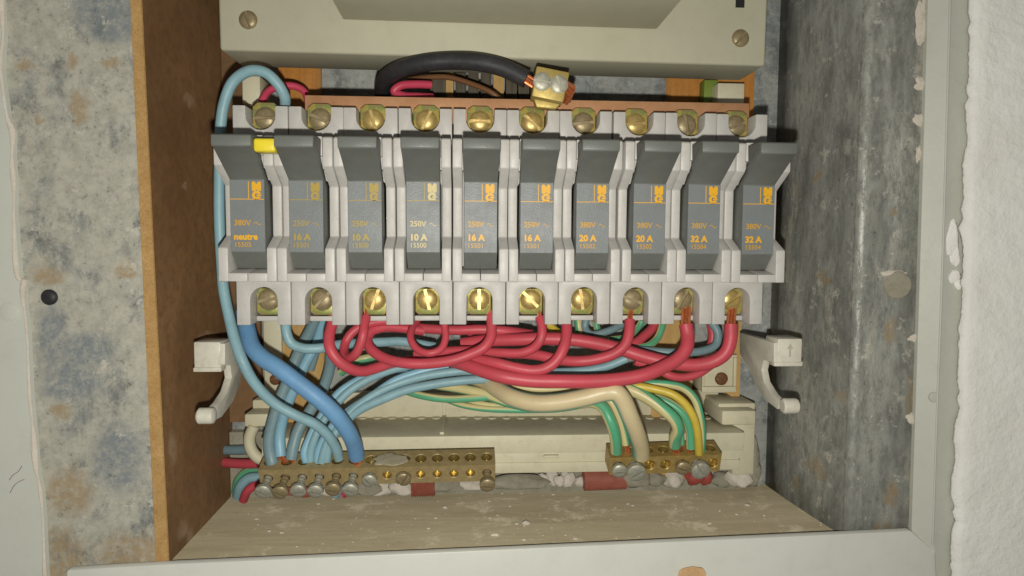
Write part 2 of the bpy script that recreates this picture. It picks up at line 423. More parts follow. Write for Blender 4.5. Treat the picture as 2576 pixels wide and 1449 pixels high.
for px, py, a, c in ((2245, 535, .0022, .0018), (2240, 830, .003, .006), (2290, 1000, .002, .010), (2240, 1240, .004, .006), (2215, 1330, .005, .004), (2300, 1200, .002, .016)):
    q = P2(px, py, .001); sp_r.append((q.x, q.y, q.z, a, .006, c))
gr = thing('galvanised_sheet', 'bent galvanised steel side and flange with scuffs, right of the fuses', 'metal panel', (xr1, .01, ZF))
o = strip('sheet', [(x, y) for x, y in prof], ZF-.004, ZT, galvanised('galvanised_right', srgb(158, 158, 151), srgb(190, 186, 174), .45, sp_r, (), (1, 1, .38), .2, .25, gr['_o'])); 
for v in o.data.vertices: v.co -= Vector(gr['_o'])
o.parent = gr
q = P2(2258, 717, -.0002+.0002); b = MB(); b.lathe_y([(.0040, -.0009), (.0046, -.0007), (.0049, -.0002), (.0049, .0012)], 24, q); b.build('plug', 'plaster_grey', gr)
tag(gr.children[-1], 'round grey plug filling a hole in the flange')

# left flange
lt = []
for px, py, a, c in ((185, 155, .003, .0028), (195, 295, .0026, .004), (200, 270, .004, .006), (120, 690, .006, .0045), (312, 680, .0045, .004), (155, 1035, .004, .0035), (175, 1240, .009, .010), (330, 1395, .014, .009), (60, 165, .003, .002), (100, 300, .002, .002), (280, 160, .005, .002), (150, 1400, .010, .012)):
    q = P2(px, py); lt.append((q.x, q.y, q.z, a, .01, c))
lb = []
for px, py, a, c in ((275, 60, .011, .008), (250, 20, .012, .010), (215, 880, .012, .007), (180, 960, .012, .010), (300, 1150, .010, .015), (130, 850, .006, .014)):
    q = P2(px, py); lb.append((q.x, q.y, q.z, a, .01, c))
gl = thing('galvanised_flange', 'mottled galvanised flange with plaster smears beside the brown board', 'metal panel', (-.12, yf(-.12), ZF))
lf = [P2(-400, -400), P2(310, -400), P2(345, 400), P2(368, 900), P2(393, 1440), P2(414, 1900), P2(-400, 1900)]
b = MB(); b.loft(lf, [p+Vector((0, .0012, 0)) for p in lf])
b.build('sheet', galvanised('galvanised_left', srgb(150, 151, 147), srgb(192, 188, 175), .54, lt, lb, (1, 1, .8), .1, .5, gl['_o']), gl, smooth=0)
q = P2(122, 748, -.0006); b = MB(); b.lathe_y([(.0008, -.0008), (.0016, -.0006), (.0021, -.0003), (.0025, .0002), (.0025, .0010)], 22, q); b.build('rivet_hole_dark', 'black', gl)  # black dome put in for the darkness of an open rivet hole

# brown hardboard side
pb = thing('side_board', 'brown hardboard side panel with tan cut edge, left of the fuses', 'wood panel', (XL, .02, ZF))
e0 = [P2(310, -400, -.0005), P2(335, -400, -.0005), P2(389, 724, -.0005), P2(424, 1425, -.0005), P2(447, 1900, -.0005), P2(414, 1900, -.0005), P2(393, 1425, -.0005), P2(360, 724, -.0005)]
b = MB(); b.loft(e0, [p+Vector((0, .0009, 0)) for p in e0]); b.build('cut_edge', 'panel_edge', pb, smooth=0)
inner_f = [P2(352, -60, .0004), P2(389, 724, .0004), P2(424, 1425, .0004)]
b = MB(); 
fr_ = [Vector((P2(335, -400).x, P2(335, -400).y+.0004, ZT)), P2(389, 724, .0004), P2(424, 1425, .0004), Vector((-.1045, yf(-.1)+.0004, ZF-.006)), Vector((-.1085, yf(-.1)+.0004, ZF-.006)), Vector((-.1095, yf(-.1)+.0004, fr_z := ZT))]
bk_ = [Vector((XL, YB, fr_[0].z)), Vector((XL, YB, fr_[1].z)), Vector((XL, YB, fr_[2].z)), Vector((XL, YB, ZF-.006)), Vector((-.1085, YB, ZF-.006)), Vector((-.1095, YB, fr_z))]
scuff = []
for px, py, a, c in ((455, 1330, .006, .004), (468, 468, .003, .002), (470, 1350, .004, .005), (520, 850, .010, .003), (430, 1130, .004, .007), (480, 250, .006, .003)):
    q = UX(px, py, -.1005); scuff.append((q.x-pb['_o'][0], q.y-pb['_o'][1], q.z-pb['_o'][2], .006, a, c))
def scuffed():
    t = NT('scuffed_hardboard')
    c = t.mix(t.ramp(t.noise(26, 6, .65, stretch=(1, 1, .6), dist=.4), .3, .72), srgb(140, 106, 73), srgb(106, 78, 52))
    c = t.mix(t.math('MULTIPLY', t.ramp(t.noise(300, 5, .7), .45, .65), .4), c, srgb(88, 66, 46))
    c = t.mix(t.math('MULTIPLY', t.ramp(t.noise(14, 3), .45, .65), .35), c, srgb(84, 60, 40))
    cs = spots(t, c, scuff, srgb(176, 152, 128), .006); c = t.mix(.55, c, cs)
    t.bump(t.noise(300, 5, .7), .00015)
    return t.out(c, .5, 0, .3, .3)
b.loft(fr_, bk_); b.build('panel', scuffed(), pb, smooth=0)

# bottom board
b = MB()
f0 = UZ(418, 1421, ZF); f1 = UZ(2150, 1339, ZF)
top = [(XL-.0005, YB), (.1312, YB), (f1.x, f1.y), (f0.x-.001, f0.y)]
b.loft([(x, y, ZF) for x, y in top], [(x, y, ZF-.008) for x, y in top]); o = b.build('floor', 'board', smooth=0)
tag(o, 'dusty grey-brown bottom board of the cabinet', kind='structure')
fl_ = o
for i, (px, py, r, l) in enumerate(((1322, 1318, .0013, 'white plaster crumb lying mid-front on the bottom board'), (1120, 1278, .0008, 'small plaster crumb under the right end of the neutral bar'), (1880, 1272, .0009, 'plaster crumb on the bottom board near the right corner'))):
    o = lump('plaster_crumb', UZ(px, py, ZF)+Vector((0, 0, r*.3)), r, 'filler', i, (1.3, 1, .6), sub=2); tag(o, l, 'crumb')
bm = bmesh.new()
for i in range(110):      # dust and crumbs too small to pick apart
    px = random.uniform(620, 2080); py = random.uniform(1238-(px-700)*.02, 1385-(px-700)*.03)
    p = UZ(px, py, ZF); r = random.choice([.0002, .0003, .0003, .0004, .0006])
    bmesh.ops.create_icosphere(bm, subdivisions=1, radius=r, matrix=Matrix.Translation(p+Vector((0, 0, r*.3))) @ Matrix.Diagonal((random.uniform(.8, 1.6), random.uniform(.7, 1.3), .6, 1)))
me = bpy.data.meshes.new('crumbs'); bm.to_mesh(me); bm.free()
tag(link('crumbs', me, 'filler'), 'scatter of tiny plaster crumbs over the bottom board', 'crumbs', kind='stuff')

# metal door frame: bottom rail, right post, left strip
fr = thing('door_frame', 'painted metal door frame with bottom rail and right post round the opening', 'frame', tuple(P2(1288, 1400)))
bt = [P2(168, 1435, -.004), P2(300, 1427, -.004), P2(440, 1419, -.004), P2(1288, 1382, -.004), P2(2292, 1336, -.004), P2(2352, 1388, -.004), P2(2380, 1900, -.004), P2(150, 1900, -.004)]
b = MB(); b.loft(bt, [p+Vector((0, .0030, 0)) for p in bt]); b.build('bottom_rail', 'paint_bottom', fr, bevel=.0004, seg=2)
# right post, folded section: sloping inner face, ridge, flat face
pts = []
for py, xs in ((-400, (2346, 2401, 2452, 2482)), (724, (2313, 2369, 2424, 2452)), (1337, (2293, 2345, 2398, 2425)), (1390, (2352.5, 2352.5, 2396, 2423)), (1900, (2381, 2381, 2389, 2418))):
    pts.append([P2(xs[0], py, -.0012 if py < 1380 else -.004), P2(xs[1], py, -.0045), P2(xs[2], py, -.0040)])
b = MB(); m = 3
for row in pts: b.v += row
for row in pts: b.v += [p+Vector((0, .002, 0)) for p in row]
n = len(pts)
for k in range(n-1):
    for i in range(m-1):
        b.f.append((k*m+i, k*m+i+1, (k+1)*m+i+1, (k+1)*m+i)); b.f.append((n*m+k*m+i, n*m+(k+1)*m+i, n*m+(k+1)*m+i+1, n*m+k*m+i+1))
    b.f.append((k*m, (k+1)*m, n*m+(k+1)*m, n*m+k*m)); b.f.append((k*m+2, n*m+k*m+2, n*m+(k+1)*m+2, (k+1)*m+2))
b.f.append((0, n*m, n*m+1, 1)); b.f.append((1, n*m+1, n*m+2, 2))
b.build('right_post', 'paint', fr, smooth=25)
rd = [P2(2401, -400, -.0046), P2(2381, 330, -.0046), P2(2369, 724, -.0046), P2(2357, 1040, -.0046), P2(2346, 1372, -.0046)]
tube('ridge', rd, .00038, 'paint', fr, 8)
q = P2(2350, 998, -.0035); b = MB(); b.lathe_y([(.0016, -.0009), (.0020, -.0007), (.0022, .0008)], 20, q); b.build('plug', 'paint', fr)

# plaster wall at right, with ragged painted edge on the frame
wl = [P2(2455, -400, -.0055), P2(3300, -400, -.012), P2(3300, 1900, -.012), P2(2376, 1900, -.0055)]
b = MB(); nx, nz = 60, 300; q00, q10, q11, q01 = wl
for k in range(nz+1):
    for i in range(nx+1):
        u_, v_ = i/nx, k/nz; p = (q00*(1-u_)+q10*u_)*(1-v_)+(q01*(1-u_)+q11*u_)*v_
        if i < 2: p = p+Vector(((2-i)/2*(.0009*math.sin(v_*37+1.3*math.sin(v_*61))*math.sin(v_*11+.6)+.0006*math.sin(v_*173+2*math.sin(v_*97))*math.sin(v_*29)+random.uniform(-.0002, .0002)), .0006 if i == 0 else 0, 0))
        elif i > 2: p = p+Vector((0, random.uniform(-.0002, .0002), 0))
        if i in (1, 2): p = p+Vector((0, -.0002, 0))
        b.v.append(p)
for k in range(nz):
    for i in range(nx): a = k*(nx+1)+i; b.f.append((a, a+1, a+nx+2, a+nx+1))
o = b.build('wall', 'wall', smooth=80); md = o.modifiers.new('thickness', 'SOLIDIFY'); md.thickness = .003; md.offset = -1
tag(o, 'white rough plaster wall at the right edge', kind='structure')
# filler blobs on right post
for i, (px, py, sx, sz) in enumerate(((2395, 600, .0024, .0066), (2402, 640, .0018, .0040), (2400, 695, .0022, .0024), (2412, 715, .0016, .002))):
    p = P2(px, py, -.0042); o = lump('filler_blob', p, 1, 'wall', 40+i, (sx, .0009, sz), sub=3, rough=.22)
    tag(o, ('tall dried filler drip on the right post', 'thin filler drip beside the tall one on the right post', 'round filler dab below the drips on the right post', 'small filler dab at the wall edge below the round one')[i], 'filler', 'filler dabs on the right post')
for i, (px, py, sx, sz) in enumerate(((2318, 30, .002, .006), (2316, 90, .0018, .005), (2317, 210, .0030, .0026), (2313, 305, .0022, .0026), (2310, 385, .0010, .003), (2250, 690, .0042, .0010), (2295, 1050, .0022, .0022), (2300, 850, .002, .0014))):
    p = P2(px, py, .0006); o = lump('filler_blob', p, 1, 'filler', 60+i, (sx, .0008, sz), sub=3, rough=.45)
    tag(o, 'crusty white plaster residue on the right flange edge, '+('first second third fourth fifth sixth lowest seventh'.split()[i])+' from the top', 'filler', 'plaster residue on the right flange')
# left painted strip with ragged white edge
edge = [(-25, -400), (5, 0), (10, 90), (4, 170), (20, 290), (34, 330), (33, 400), (38, 470), (37, 540), (50, 700), (62, 705), (60, 740), (70, 830), (78, 1000), (88, 1100), (94, 1180), (105, 1236), (110, 1300), (116, 1449), (145, 1900)]
ls = thing('painted_strip', 'pale grey painted frame strip with ragged plaster edge at the left', 'frame', tuple(P2(20, 1449)))
pl = [P2(x, y, -.002) for x, y in edge]+[P2(-500, 1900, -.002), P2(-500, -400, -.002)]
b = MB(); b.loft(pl, [p+Vector((0, .0019, 0)) for p in pl]); b.build('strip', 'paint_left', ls, smooth=0)
ep = [P2(x-3, y, -.0019) for x, y in edge]
rnd = random.Random(3); rk = [rnd.uniform(.0003, .0010) for _ in range(400)]
def er(k): return .0003+.0007*abs(math.sin(k*31)*math.sin(k*13+1))
tube('plaster_edge', ep, er, 'filler', ls, 10)
q = P2(22, 785, -.0022); b = MB(); b.lathe_y([(.0026, -.0003), (.0030, -.0001), (.0031, .0004)], 24, q); b.build('plug', 'paint_left', ls)
for pp in (((28, 1228), (38, 1215), (52, 1205), (60, 1192)), ((30, 1260), (42, 1240), (56, 1230), (66, 1226))):
    tube('pencil_mark', [P2(x-12 if False else x-5, y-20, -.0021) for x, y in pp], .00011, 'pencil', ls, 6)
q = P2(1740, 1449, -.0062); o = lump('tan_fragment', q, .0044, 'tan', 5, (1.1, .4, .7), sub=3, rough=.15)
tag(o, 'small tan fragment resting on the bottom rail at the lower edge', 'fragment')

# ------------------------------------------------------------------ upper beige cover
YS = .010
sh = thing('cover', 'beige plastic cover with stepped hood above the fuse row', 'cover', tuple(U(1240, 145, YS)))
A, B_ = U(552, 126, YS), U(1926, 166, YS)
pc = [A, B_, Vector((B_.x+.0005, YS, ZT)), Vector((A.x-.0005, YS, ZT))]
b = MB(); b.loft(pc, [p+Vector((0, .022, 0)) for p in pc]); b.build('shell', 'shroud', sh, bevel=.0011, seg=3)
h0, h1 = U(863, 51, YS), U(1652, 75, YS)
hp = [h0+Vector((0, -.0002, 0)), h1+Vector((0, -.0002, 0)), Vector((h1.x+.004, YS-.0002, ZT)), Vector((h0.x-.003, YS-.0002, ZT))]
hq = [Vector((h0.x-.002, -.026, h0.z+.004)), Vector((h1.x+.003, -.026, h1.z+.004)), Vector((h1.x+.006, -.026, ZT)), Vector((h0.x-.005, -.026, ZT))]
b = MB(); b.loft(hp, hq); b.build('hood', 'shroud', sh, bevel=.0006)
sm1 = screw_mesh('cover_screw', .0030, 'screw_dull', .00035, .0010)
for px, py, an in ((624, 50, 75), (1863, 96, 130)):
    o = link('screw', sm1, None, sh); o.location = U(px, py, YS-.0002)-Vector(sh['_o']); o.rotation_euler.y = R(an)
q = U(1862, 8, YS-.0003); b = MB(); b.box(q.x-.0015, q.x+.0015, q.y-.0001, q.y+.001, q.z-.0014, q.z+.003); b.build('vent_slot', 'dark', sh)

# ------------------------------------------------------------------ fuse holders
NX0 = -.0758; P = .0175; XC = lambda i: NX0+P*(i+.5)
def zs(py, Y): return US(1806, py, Y).z
W2 = .00865
ZBASE = zs(1218, 0)
org = Vector((0, 0, ZBASE))
proto = bpy.data.objects.new('fuse_holder', None); col.objects.link(proto); proto['_o'] = tuple(org); proto.empty_display_size = .005
# housing (base)
b = MB()
def notch_up(w, zlo, zhi, n, zbot):
    zc = zbot+n; pts = [(-w, zlo), (w, zlo), (w, zhi), (n, zhi)]
    pts += [(n*math.cos(R(-a)), zc+n*math.sin(R(-a))) for a in range(0, 181, 15)]
    return pts+[(-n, zhi), (-w, zhi)]
zu0, zu1 = zs(530, 0), zs(410, 0)
b.prism_y(notch_up(W2, zu0, zu1, .0046, zs(499, 0)), 0, .012)
b.build('upper_terminal', 'white', proto, bevel=.00035); b = MB()
zl0, zl1 = ZBASE, zs(1050, 0); nw = .0043; zt = zs(1078, 0)
pts = [(-W2, zl0), (-nw, zl0)] + [(nw*math.cos(R(180-a)), zt-nw+nw*math.sin(R(180-a))) for a in range(0, 181, 15)] + [(nw, zl0), (W2, zl0), (W2, zl1), (-W2, zl1)]
b.prism_y(pts, 0, .0125)
b.build('lower_terminal', 'white', proto, bevel=.00035)
b = MB(); b.box(-W2, W2, .0125, .040, zl0+.003, zl1+.0001); b.box(-W2, W2, .012, .040, zu0-.0001, zu1-.004)
b.box(-W2, W2, .0002, .040, zl1+.0002, zu0-.0002)
b.box(-nw+.00005, nw-.00005, .0060, .0122, zs(1203, .006), zs(1184, .006))
b.build('back_block', 'white', proto, bevel=.0003)
# cheeks
def cheek(x0, x1):
    z = lambda s, Y: zs(s, Y)
    pf = [(.0001, z(518, -.0175)), (-.0165, z(518, -.0175)), (-.0175, z(524, -.0175)), (-.0175, z(630, -.0175)), (-.0085, z(706, -.0085)), (-.0085, z(890, -.0085)),
          (-.0157, z(934, -.0157)), (-.0157, z(1058, -.0157)), (.0001, z(1050, 0))]
    MBc = MB(); MBc.prism_x(pf, x0, x1); return MBc
IW = .00545
cheek(-.00860, -IW-.0002).build('cheek', 'white', proto, bevel=.0004)
cheek(IW+.0002, .00860).build('cheek', 'white', proto, bevel=.0004)
zq0, zq1 = zs(1058, -.0157), zs(1027, -.0157)
for x0, x1 in ((-IW-.0003, -.0001), (.0001, IW+.0003)):
    b = MB(); b.prism_x([(-.0156, zq0+.00005), (-.0156, zq1), (-.0050, zq1+.0016), (0, zq1+.0016), (0, zq0+.0012)], x0, x1); b.build('sill', 'white', proto, bevel=.0002)
b = MB(); b.box(-IW-.0001, IW+.0001, -.0172, -.0120, zs(592, -.0172), zs(519, -.0172)); b.build('bridge', 'white', proto, bevel=.0003)
# small white stop in the upper slot
b = MB(); b.box(-IW-.0004, -IW+.0010, -.0150, -.0110, zs(640, -.015), zs(575, -.015)); b.box(IW-.0010, IW+.0004, -.0150, -.0110, zs(640, -.015), zs(575, -.015)); b.build('stop', 'white', proto, bevel=.0002)
# dark carrier
HW = .00535; LW = .00518
z = zs
YL, YH = -.0145, -.028
prf = [(-.018, z(511, YH)), (-.0268, z(513, YH)), (-.0280, z(519, YH)), (-.0281, z(556, YH)), (-.0276, z(563, -.0276)), (-.0266, z(566, -.0266)),
       (YL-.0001, z(682, YL)), (YL, z(949, YL)), (-.0095, z(1009, -.0095)), (.0004, z(1007, -.006)), (.0004, z(690, -.006)), (-.010, z(690, -.010)), (-.0185, z(600, -.0185))]
b = MB(); b.prism_x(prf, -LW, LW)
# handle widens a little towards its tip
for i, v in enumerate(b.v):
    if v.y < -.016: v.x *= 1.055
cr = b.build('carrier', 'carrier', proto, bevel=.0004)
b = MB(); b.box(-LW+.0001, LW-.0001, YL-.00012, YL+.0004, z(948, YL), z(683, YL)); b.build('print_face', 'plate', cr, origin=org, bevel=.00008, seg=1)
cr.children[0].location = (0, 0, 0)
sg = screw_mesh('terminal_screw', .0037, 'screw_gold', .00055, .0016)
sd = screw_mesh('terminal_screw', .0037, 'screw_dull', .00055, .0016)
# clamp plates
b = MB(); zc = z(470, .008)
b.prism_y([(-.0043, zc-.004), (.0043, zc-.004), (.0043, zc+.0046), (.0026, zc+.0060), (-.0026, zc+.0060), (-.0043, zc+.0046)], .0062, .0092); b.build('clamp_plate', 'chromate', proto, bevel=.0004)
zc2 = z(1124, .008)
b = MB(); b.prism_y([(-.0041, zc2+.0040), (.0041, zc2+.0040), (.0041, zc2-.0040), (.0030, zc2-.0050), (-.0030, zc2-.0050), (-.0041, zc2-.0040)], .0062, .0092); b.build('clamp_plate', 'chromate', proto, bevel=.0004)

specs = [ # volts, amps, ref, ink, slot angles up/down, screw types
 ('380V', 'neutre', '15505', 'ink', 0, 10, 1, 1), ('250V', '16 A', '15501', 'ink_faded', -25, 45, 1, 1), ('250V', '10 A', '15500', 'ink_faded', -75, 70, 0, 0),
 ('250V', '10 A', '15500', 'ink_pale', 65, -78, 0, 0), ('250V', '16 A', '15501', 'ink', 0, 90, 0, 0), ('250V', '16 A', '15501', 'ink', -42, -45, 0, 0),
 ('380V', '20 A', '15502', 'ink', 6, -82, 1, 0), ('380V', '20 A', '15502', 'ink', 5, -20, 0, 1), ('380V', '32 A', '15504', 'ink', -80, 60, 1, 1), ('380V', '32 A', '15504', 'ink', 20, 35, 1, 0)]
labels = ['fuse holder printed neutre, leftmost of the row', 'fuse holder printed 16 A in faded ink, second from the left',
 'fuse holder printed 10 A, third from the left with dull yellow mark', 'fuse holder printed 10 A with pale washed-out mark, fourth from the left',
 'fuse holder printed 16 A with level upper screw slot, fifth from the left', 'fuse holder printed 16 A directly below the brass connector, sixth from the left',
 'fuse holder printed 20 A, seventh from the left, copper-brown lower screw', 'fuse holder printed 20 A with bare copper below, eighth from the left',
 'fuse holder printed 32 A, second from the right end', 'fuse holder printed 32 A at the right end of the row']
def logo():
    b = MB(); s = .00135     # square mark with two wedge cuts
    b.prism_y([(-s*.85, .0013), (-.2*s, .0013), (0, .0019), (.2*s, .0013), (s*.85, .0013), (s, .0016), (s, .0039), (s*.85, .0041), (.34*s, .0041), (0, .0033), (-.34*s, .0041), (-s*.85, .0041), (-s, .0039), (-s, .0016)], -.00006, .00006)
    n = 20; ro, ri = .00135, .00055; cz = .00005
    a0, a1 = 20, 330
    for k in range(n):
        t0, t1 = R(a0+(a1-a0)*k/n), R(a0+(a1-a0)*(k+1)/n)
        b.prism_y([(ro*math.cos(t0), cz+ro*math.sin(t0)), (ro*math.cos(t1), cz+ro*math.sin(t1)), (ri*math.cos(t1), cz+ri*math.sin(t1)), (ri*math.cos(t0), cz+ri*math.sin(t0))], -.00006, .00006)
    b.prism_y([(0, cz-.0003), (ro, cz-.0003), (ro, cz+.0002), (0, cz+.0002)], -.00006, .00006)
    return b
lgm = logo().build('logo', None, smooth=0); lg_me = lgm.data; bpy.data.objects.remove(lgm)
b = MB(); zl = z(755, YL)-ZBASE
b.box(-LW+.0002, LW-.0002, -.00006, .00006, -.00011, .00011); b.box(.00035, .00058, -.00006, .00006, .0001, z(690, YL)-z(755, YL))
lnm = b.build('rule_line', None, smooth=0); ln_me = lnm.data; bpy.data.objects.remove(lnm)
tl = []
for i in range(13): a = i/12; tl.append(((a-.5)*.0021, .00042*math.sin(a*2*math.pi)))
b = MB()
for i in range(12):
    (x0, z0), (x1, z1) = tl[i], tl[i+1]; b.prism_y([(x0, z0-.00013), (x1, z1-.00013), (x1, z1+.00013), (x0, z0+.00013)], -.00006, .00006)
tm = b.build('tilde', None, smooth=0); tl_me = tm.data; bpy.data.objects.remove(tm)
ytxt = YL-.00018
def put(name, me, mat, par, x, zz):
    me2 = me if False else me
    o = bpy.data.objects.new(name, me); col.objects.link(o); o.parent = par; o.location = (x, ytxt, zz-ZBASE)
    if not me.materials: me.materials.append(M[mat])
    o.material_slots[0].link = 'OBJECT'; o.material_slots[0].material = M[mat]
    return o
for i, (v, a, rf, ink, ua, la, us, lsx) in enumerate(specs):
    root = proto if i == 0 else copy_tree(proto)
    root.location = (XC(i), random.uniform(-.0002, .0002), ZBASE+random.uniform(-.0001, .0001))
    root.rotation_euler = (0, R(random.uniform(-.15, .15)), R(random.uniform(-.5, .5)))
    tag(root, 'grey '+labels[i], 'fuse holder', 'fuse holders in the row')
    ROOTS.append(root)
for i, (v, a, rf, ink, ua, la, us, lsx) in enumerate(specs):
    root = ROOTS[-10+i]
    car = [c for c in root.children if c.name.startswith('carrier')][0]
    put('rule_line', ln_me, ink if ink != 'ink_pale' else 'ink_faded', car, 0, z(755, YL))
    put('logo', lg_me, ink, car, .0028, z(741, YL))
    put('lettering', text_mesh(v, .00235, .00004), 'ink_mid' if ink == 'ink' else ink, car, -.0040, z(851, YL))
    put('lettering', tl_me, 'ink_mid' if ink == 'ink' else ink, car, .0030, z(844, YL))
    put('lettering', text_mesh(a, .00270 if a != 'neutre' else .0026, .00012), ink, car, -.0041, z(903, YL))
    put('lettering', text_mesh(rf, .00205, .00002), 'ink_mid' if ink == 'ink' else ink, car, -.0041, z(930, YL))
    o = link('terminal_screw', sd if us else sg, None, root); o.location = (0, .0062, zs(456, .0055)-ZBASE); o.rotation_euler.y = R(-ua)
    o = link('terminal_screw', sd if lsx else sg, None, root); o.location = (0, .0062, zs(1124, .0055)-ZBASE); o.rotation_euler.y = R(-la)

# yellow link tab between handles 1 and 2
a0, a1 = U(640, 350, -.0235), U(704, 385, -.0235)
b = MB(); b.box(XC(0)+HW*1.06, XC(1)-HW*1.06, -.0262, -.0195, a1.z, a0.z)
o = b.build('link_tab', 'yellow_clip', None, bevel=.0008, seg=3); tag(o, 'bright yellow plastic tab linking the two leftmost grey handles', 'clip')

# ------------------------------------------------------------------ copper busbar and connector
bx0, bx1 = U(770, 262, .0118), U(1880, 282, .0118)
b = MB(); b.box(bx0.x, bx1.x, .0100, .0118, zs(470, .0118), U(1300, 249, .0100).z)
o = b.build('busbar', 'copper_bar', None, bevel=.0002); tag(o, 'flat copper busbar running behind the upper terminal screws', 'busbar')
YC = -.006
cc = [US(*p, YC) for p in ((2013, 246), (2137, 271), (2113, 384), (1994, 360))]
cn = thing('connector', 'brass two-screw connector block standing on the copper busbar', 'connector', tuple((cc[2]+cc[3])/2))
b = MB(); b.loft(cc, [p+Vector((0, .0085, 0)) for p in cc]); b.build('block', 'brass_bright', cn, bevel=.0005)
tt = [US(*p, YC+.004) for p in ((2000, 364), (2106, 386), (2085, 408), (2012, 402))]
b = MB(); b.loft(tt, [p+Vector((0, .004, 0)) for p in tt]); b.build('tab', 'brass_bright', cn, bevel=.0004)
smc = screw_mesh('connector_screw', .0029, 'screw_steel', .0004, .0006)
for (px, py), an in (((2033, 305), -8), ((2097, 316), -72)):
    o = link('screw', smc, None, cn); o.location = US(px, py, YC-.0002)-Vector(cn['_o']); o.rotation_euler.y = R(-an)

# ------------------------------------------------------------------ wires
def dia(px_src, Yavg): return px_src*KS/FPX*(Yavg+DCAM)        # source-pixel width at a depth -> metres
def strands(parent, p0, p1, rad, n=7):
    p0, p1 = Vector(p0), Vector(p1); ax = (p1-p0).normalized(); s = Vector((0, 1, 0)); s = (s-ax*s.dot(ax)).normalized(); t = ax.cross(s)
    b = MB()
    for k in range(n):
        off = Vector((0, 0, 0)) if k == 0 else (s*math.cos(6.283*k/(n-1))+t*math.sin(6.283*k/(n-1)))*rad*.66
        m = []
        for q, tw in ((p0, 0), (p1, .5)):
            off2 = Matrix.Rotation(tw, 3, ax) @ off
            m.append([q+off2+(s*math.cos(j*1.047)+t*math.sin(j*1.047))*rad*.36 for j in range(6)])
        b.loft(m[0], m[1])
    return b.build('copper_core', 'copper', parent, smooth=60)
def wire(label, mat, dpx, path, cat='wire', group=None, phase=0, twist=0, copper=None, src='g', name='wire', seg=14):
    f = {'g': UG, 's': US, 'd': U}[src]
    pts = [f(x, y, Y/1000) for x, y, Y in path]
    k = {'g': .5177, 's': 1, 'd': 1/KS}[src]
    r = dia(dpx*k, sum(p[2] for p in path)/len(path)/1000)/2
    loc = min(pts, key=lambda p: p.z)
    if copper:
        t = thing(name, label, cat, tuple(loc), group)
        tube('insulation', pts, r, mat, t, seg, phase, twist)
        for c0, c1, cr_ in copper: strands(t, f(*c0[:2], c0[2]/1000), f(*c1[:2], c1[2]/1000), r*cr_)
        return t
    o = tube(name, pts, r, mat, None, seg, phase, twist, origin=tuple(loc)); return tag(o, label, cat, group)
G = 'wires inside the cabinet'
RW = lambda l, d, p, **k: wire(l, k.pop('mat', 'red'), d, p, 'wire', G, **k)
RW('red wire leaving under the second fuse and looping lowest at the left', 78, [(975, 20, 9), (960, 110, 8), (935, 220, 5), (945, 310, 3), (1005, 395, 3), (1090, 450, 5), (1180, 468, 8), (1290, 440, 12), (1400, 405, 15), (1520, 395, 17), (1700, 380, 19), (1950, 395, 20)])
RW('red wire with bare tip under the third fuse, curling into a tight loop', 66, [(1205, 75, 6), (1190, 130, 4), (1182, 200, 2), (1160, 280, 2), (1125, 345, 3), (1075, 368, 6), (1045, 335, 9), (1052, 265, 12), (1095, 195, 13), (1170, 140, 14), (1270, 112, 15), (1420, 105, 17), (1560, 115, 19)], copper=[((1203, 15, 7), (1205, 80, 6), .5)])
RW('red wire under the fifth fuse sweeping left into a wide open loop', 76, [(2103, 40, 8), (2113, 150, 5), (2102, 235, 3), (2050, 300, 2), (1950, 348, 2), (1830, 388, 2), (1650, 412, 3), (1480, 408, 4), (1340, 375, 7), (1240, 310, 10), (1212, 240, 13), (1240, 180, 15), (1330, 150, 17), (1450, 152, 19), (1620, 175, 21)])
RW('red wire under the fourth fuse curled into a small round ring', 54, [(1580, 90, 18), (1535, 160, 13), (1528, 240, 9), (1580, 312, 6), (1665, 337, 4), (1745, 305, 5), (1778, 230, 7), (1772, 140, 9), (1765, 60, 10)])
RW('straight red wire running close beneath the middle fuse legs', 72, [(1500, 145, 23), (1650, 160, 21), (1850, 170, 19), (2050, 165, 18), (2230, 178, 18), (2400, 200, 22)])
RW('red wire under the sixth fuse, bending left at mid height', 68, [(2460, 80, 6), (2478, 150, 4), (2470, 230, 3), (2415, 300, 4), (2330, 333, 5), (2200, 335, 7), (2050, 325, 10), (1900, 318, 12), (1700, 330, 15), (1560, 345, 18)], copper=[((2456, 10, 7), (2460, 85, 6), .5)])
RW('red wire under the seventh fuse, bending far down to the left', 80, [(2650, 60, 8), (2655, 190, 4), (2637, 290, 1), (2585, 385, 0), (2510, 443, 0), (2420, 462, 0), (2290, 445, 1), (2140, 408, 3), (2000, 380, 7), (1850, 355, 12), (1700, 345, 16)])
RW('thick red cable under the ninth fuse, sweeping lowest across the bundle', 102, [(3519, 128, 4), (3532, 210, 3), (3523, 295, 1), (3470, 370, 0), (3370, 430, -1), (3230, 490, -2), (3050, 525, -2), (2850, 540, -2), (2600, 540, -2), (2400, 535, -1), (2200, 508, 0), (2060, 468, 3), (1940, 425, 7), (1800, 385, 13), (1650, 360, 18)], copper=[((3517, 5, 7), (3519, 135, 4), .78)])
RW('thick red cable under the tenth fuse, running highest across the bundle', 98, [(3845, 128, 4), (3842, 240, 3), (3810, 330, 3), (3730, 392, 4), (3600, 422, 5), (3420, 408, 6), (3220, 362, 8), (3020, 300, 10), (2850, 262, 11), (2700, 240, 12), (2500, 232, 13), (2300, 238, 15), (2100, 245, 18), (1900, 270, 21)], copper=[((3850, 5, 7), (3845, 135, 4), .75)])
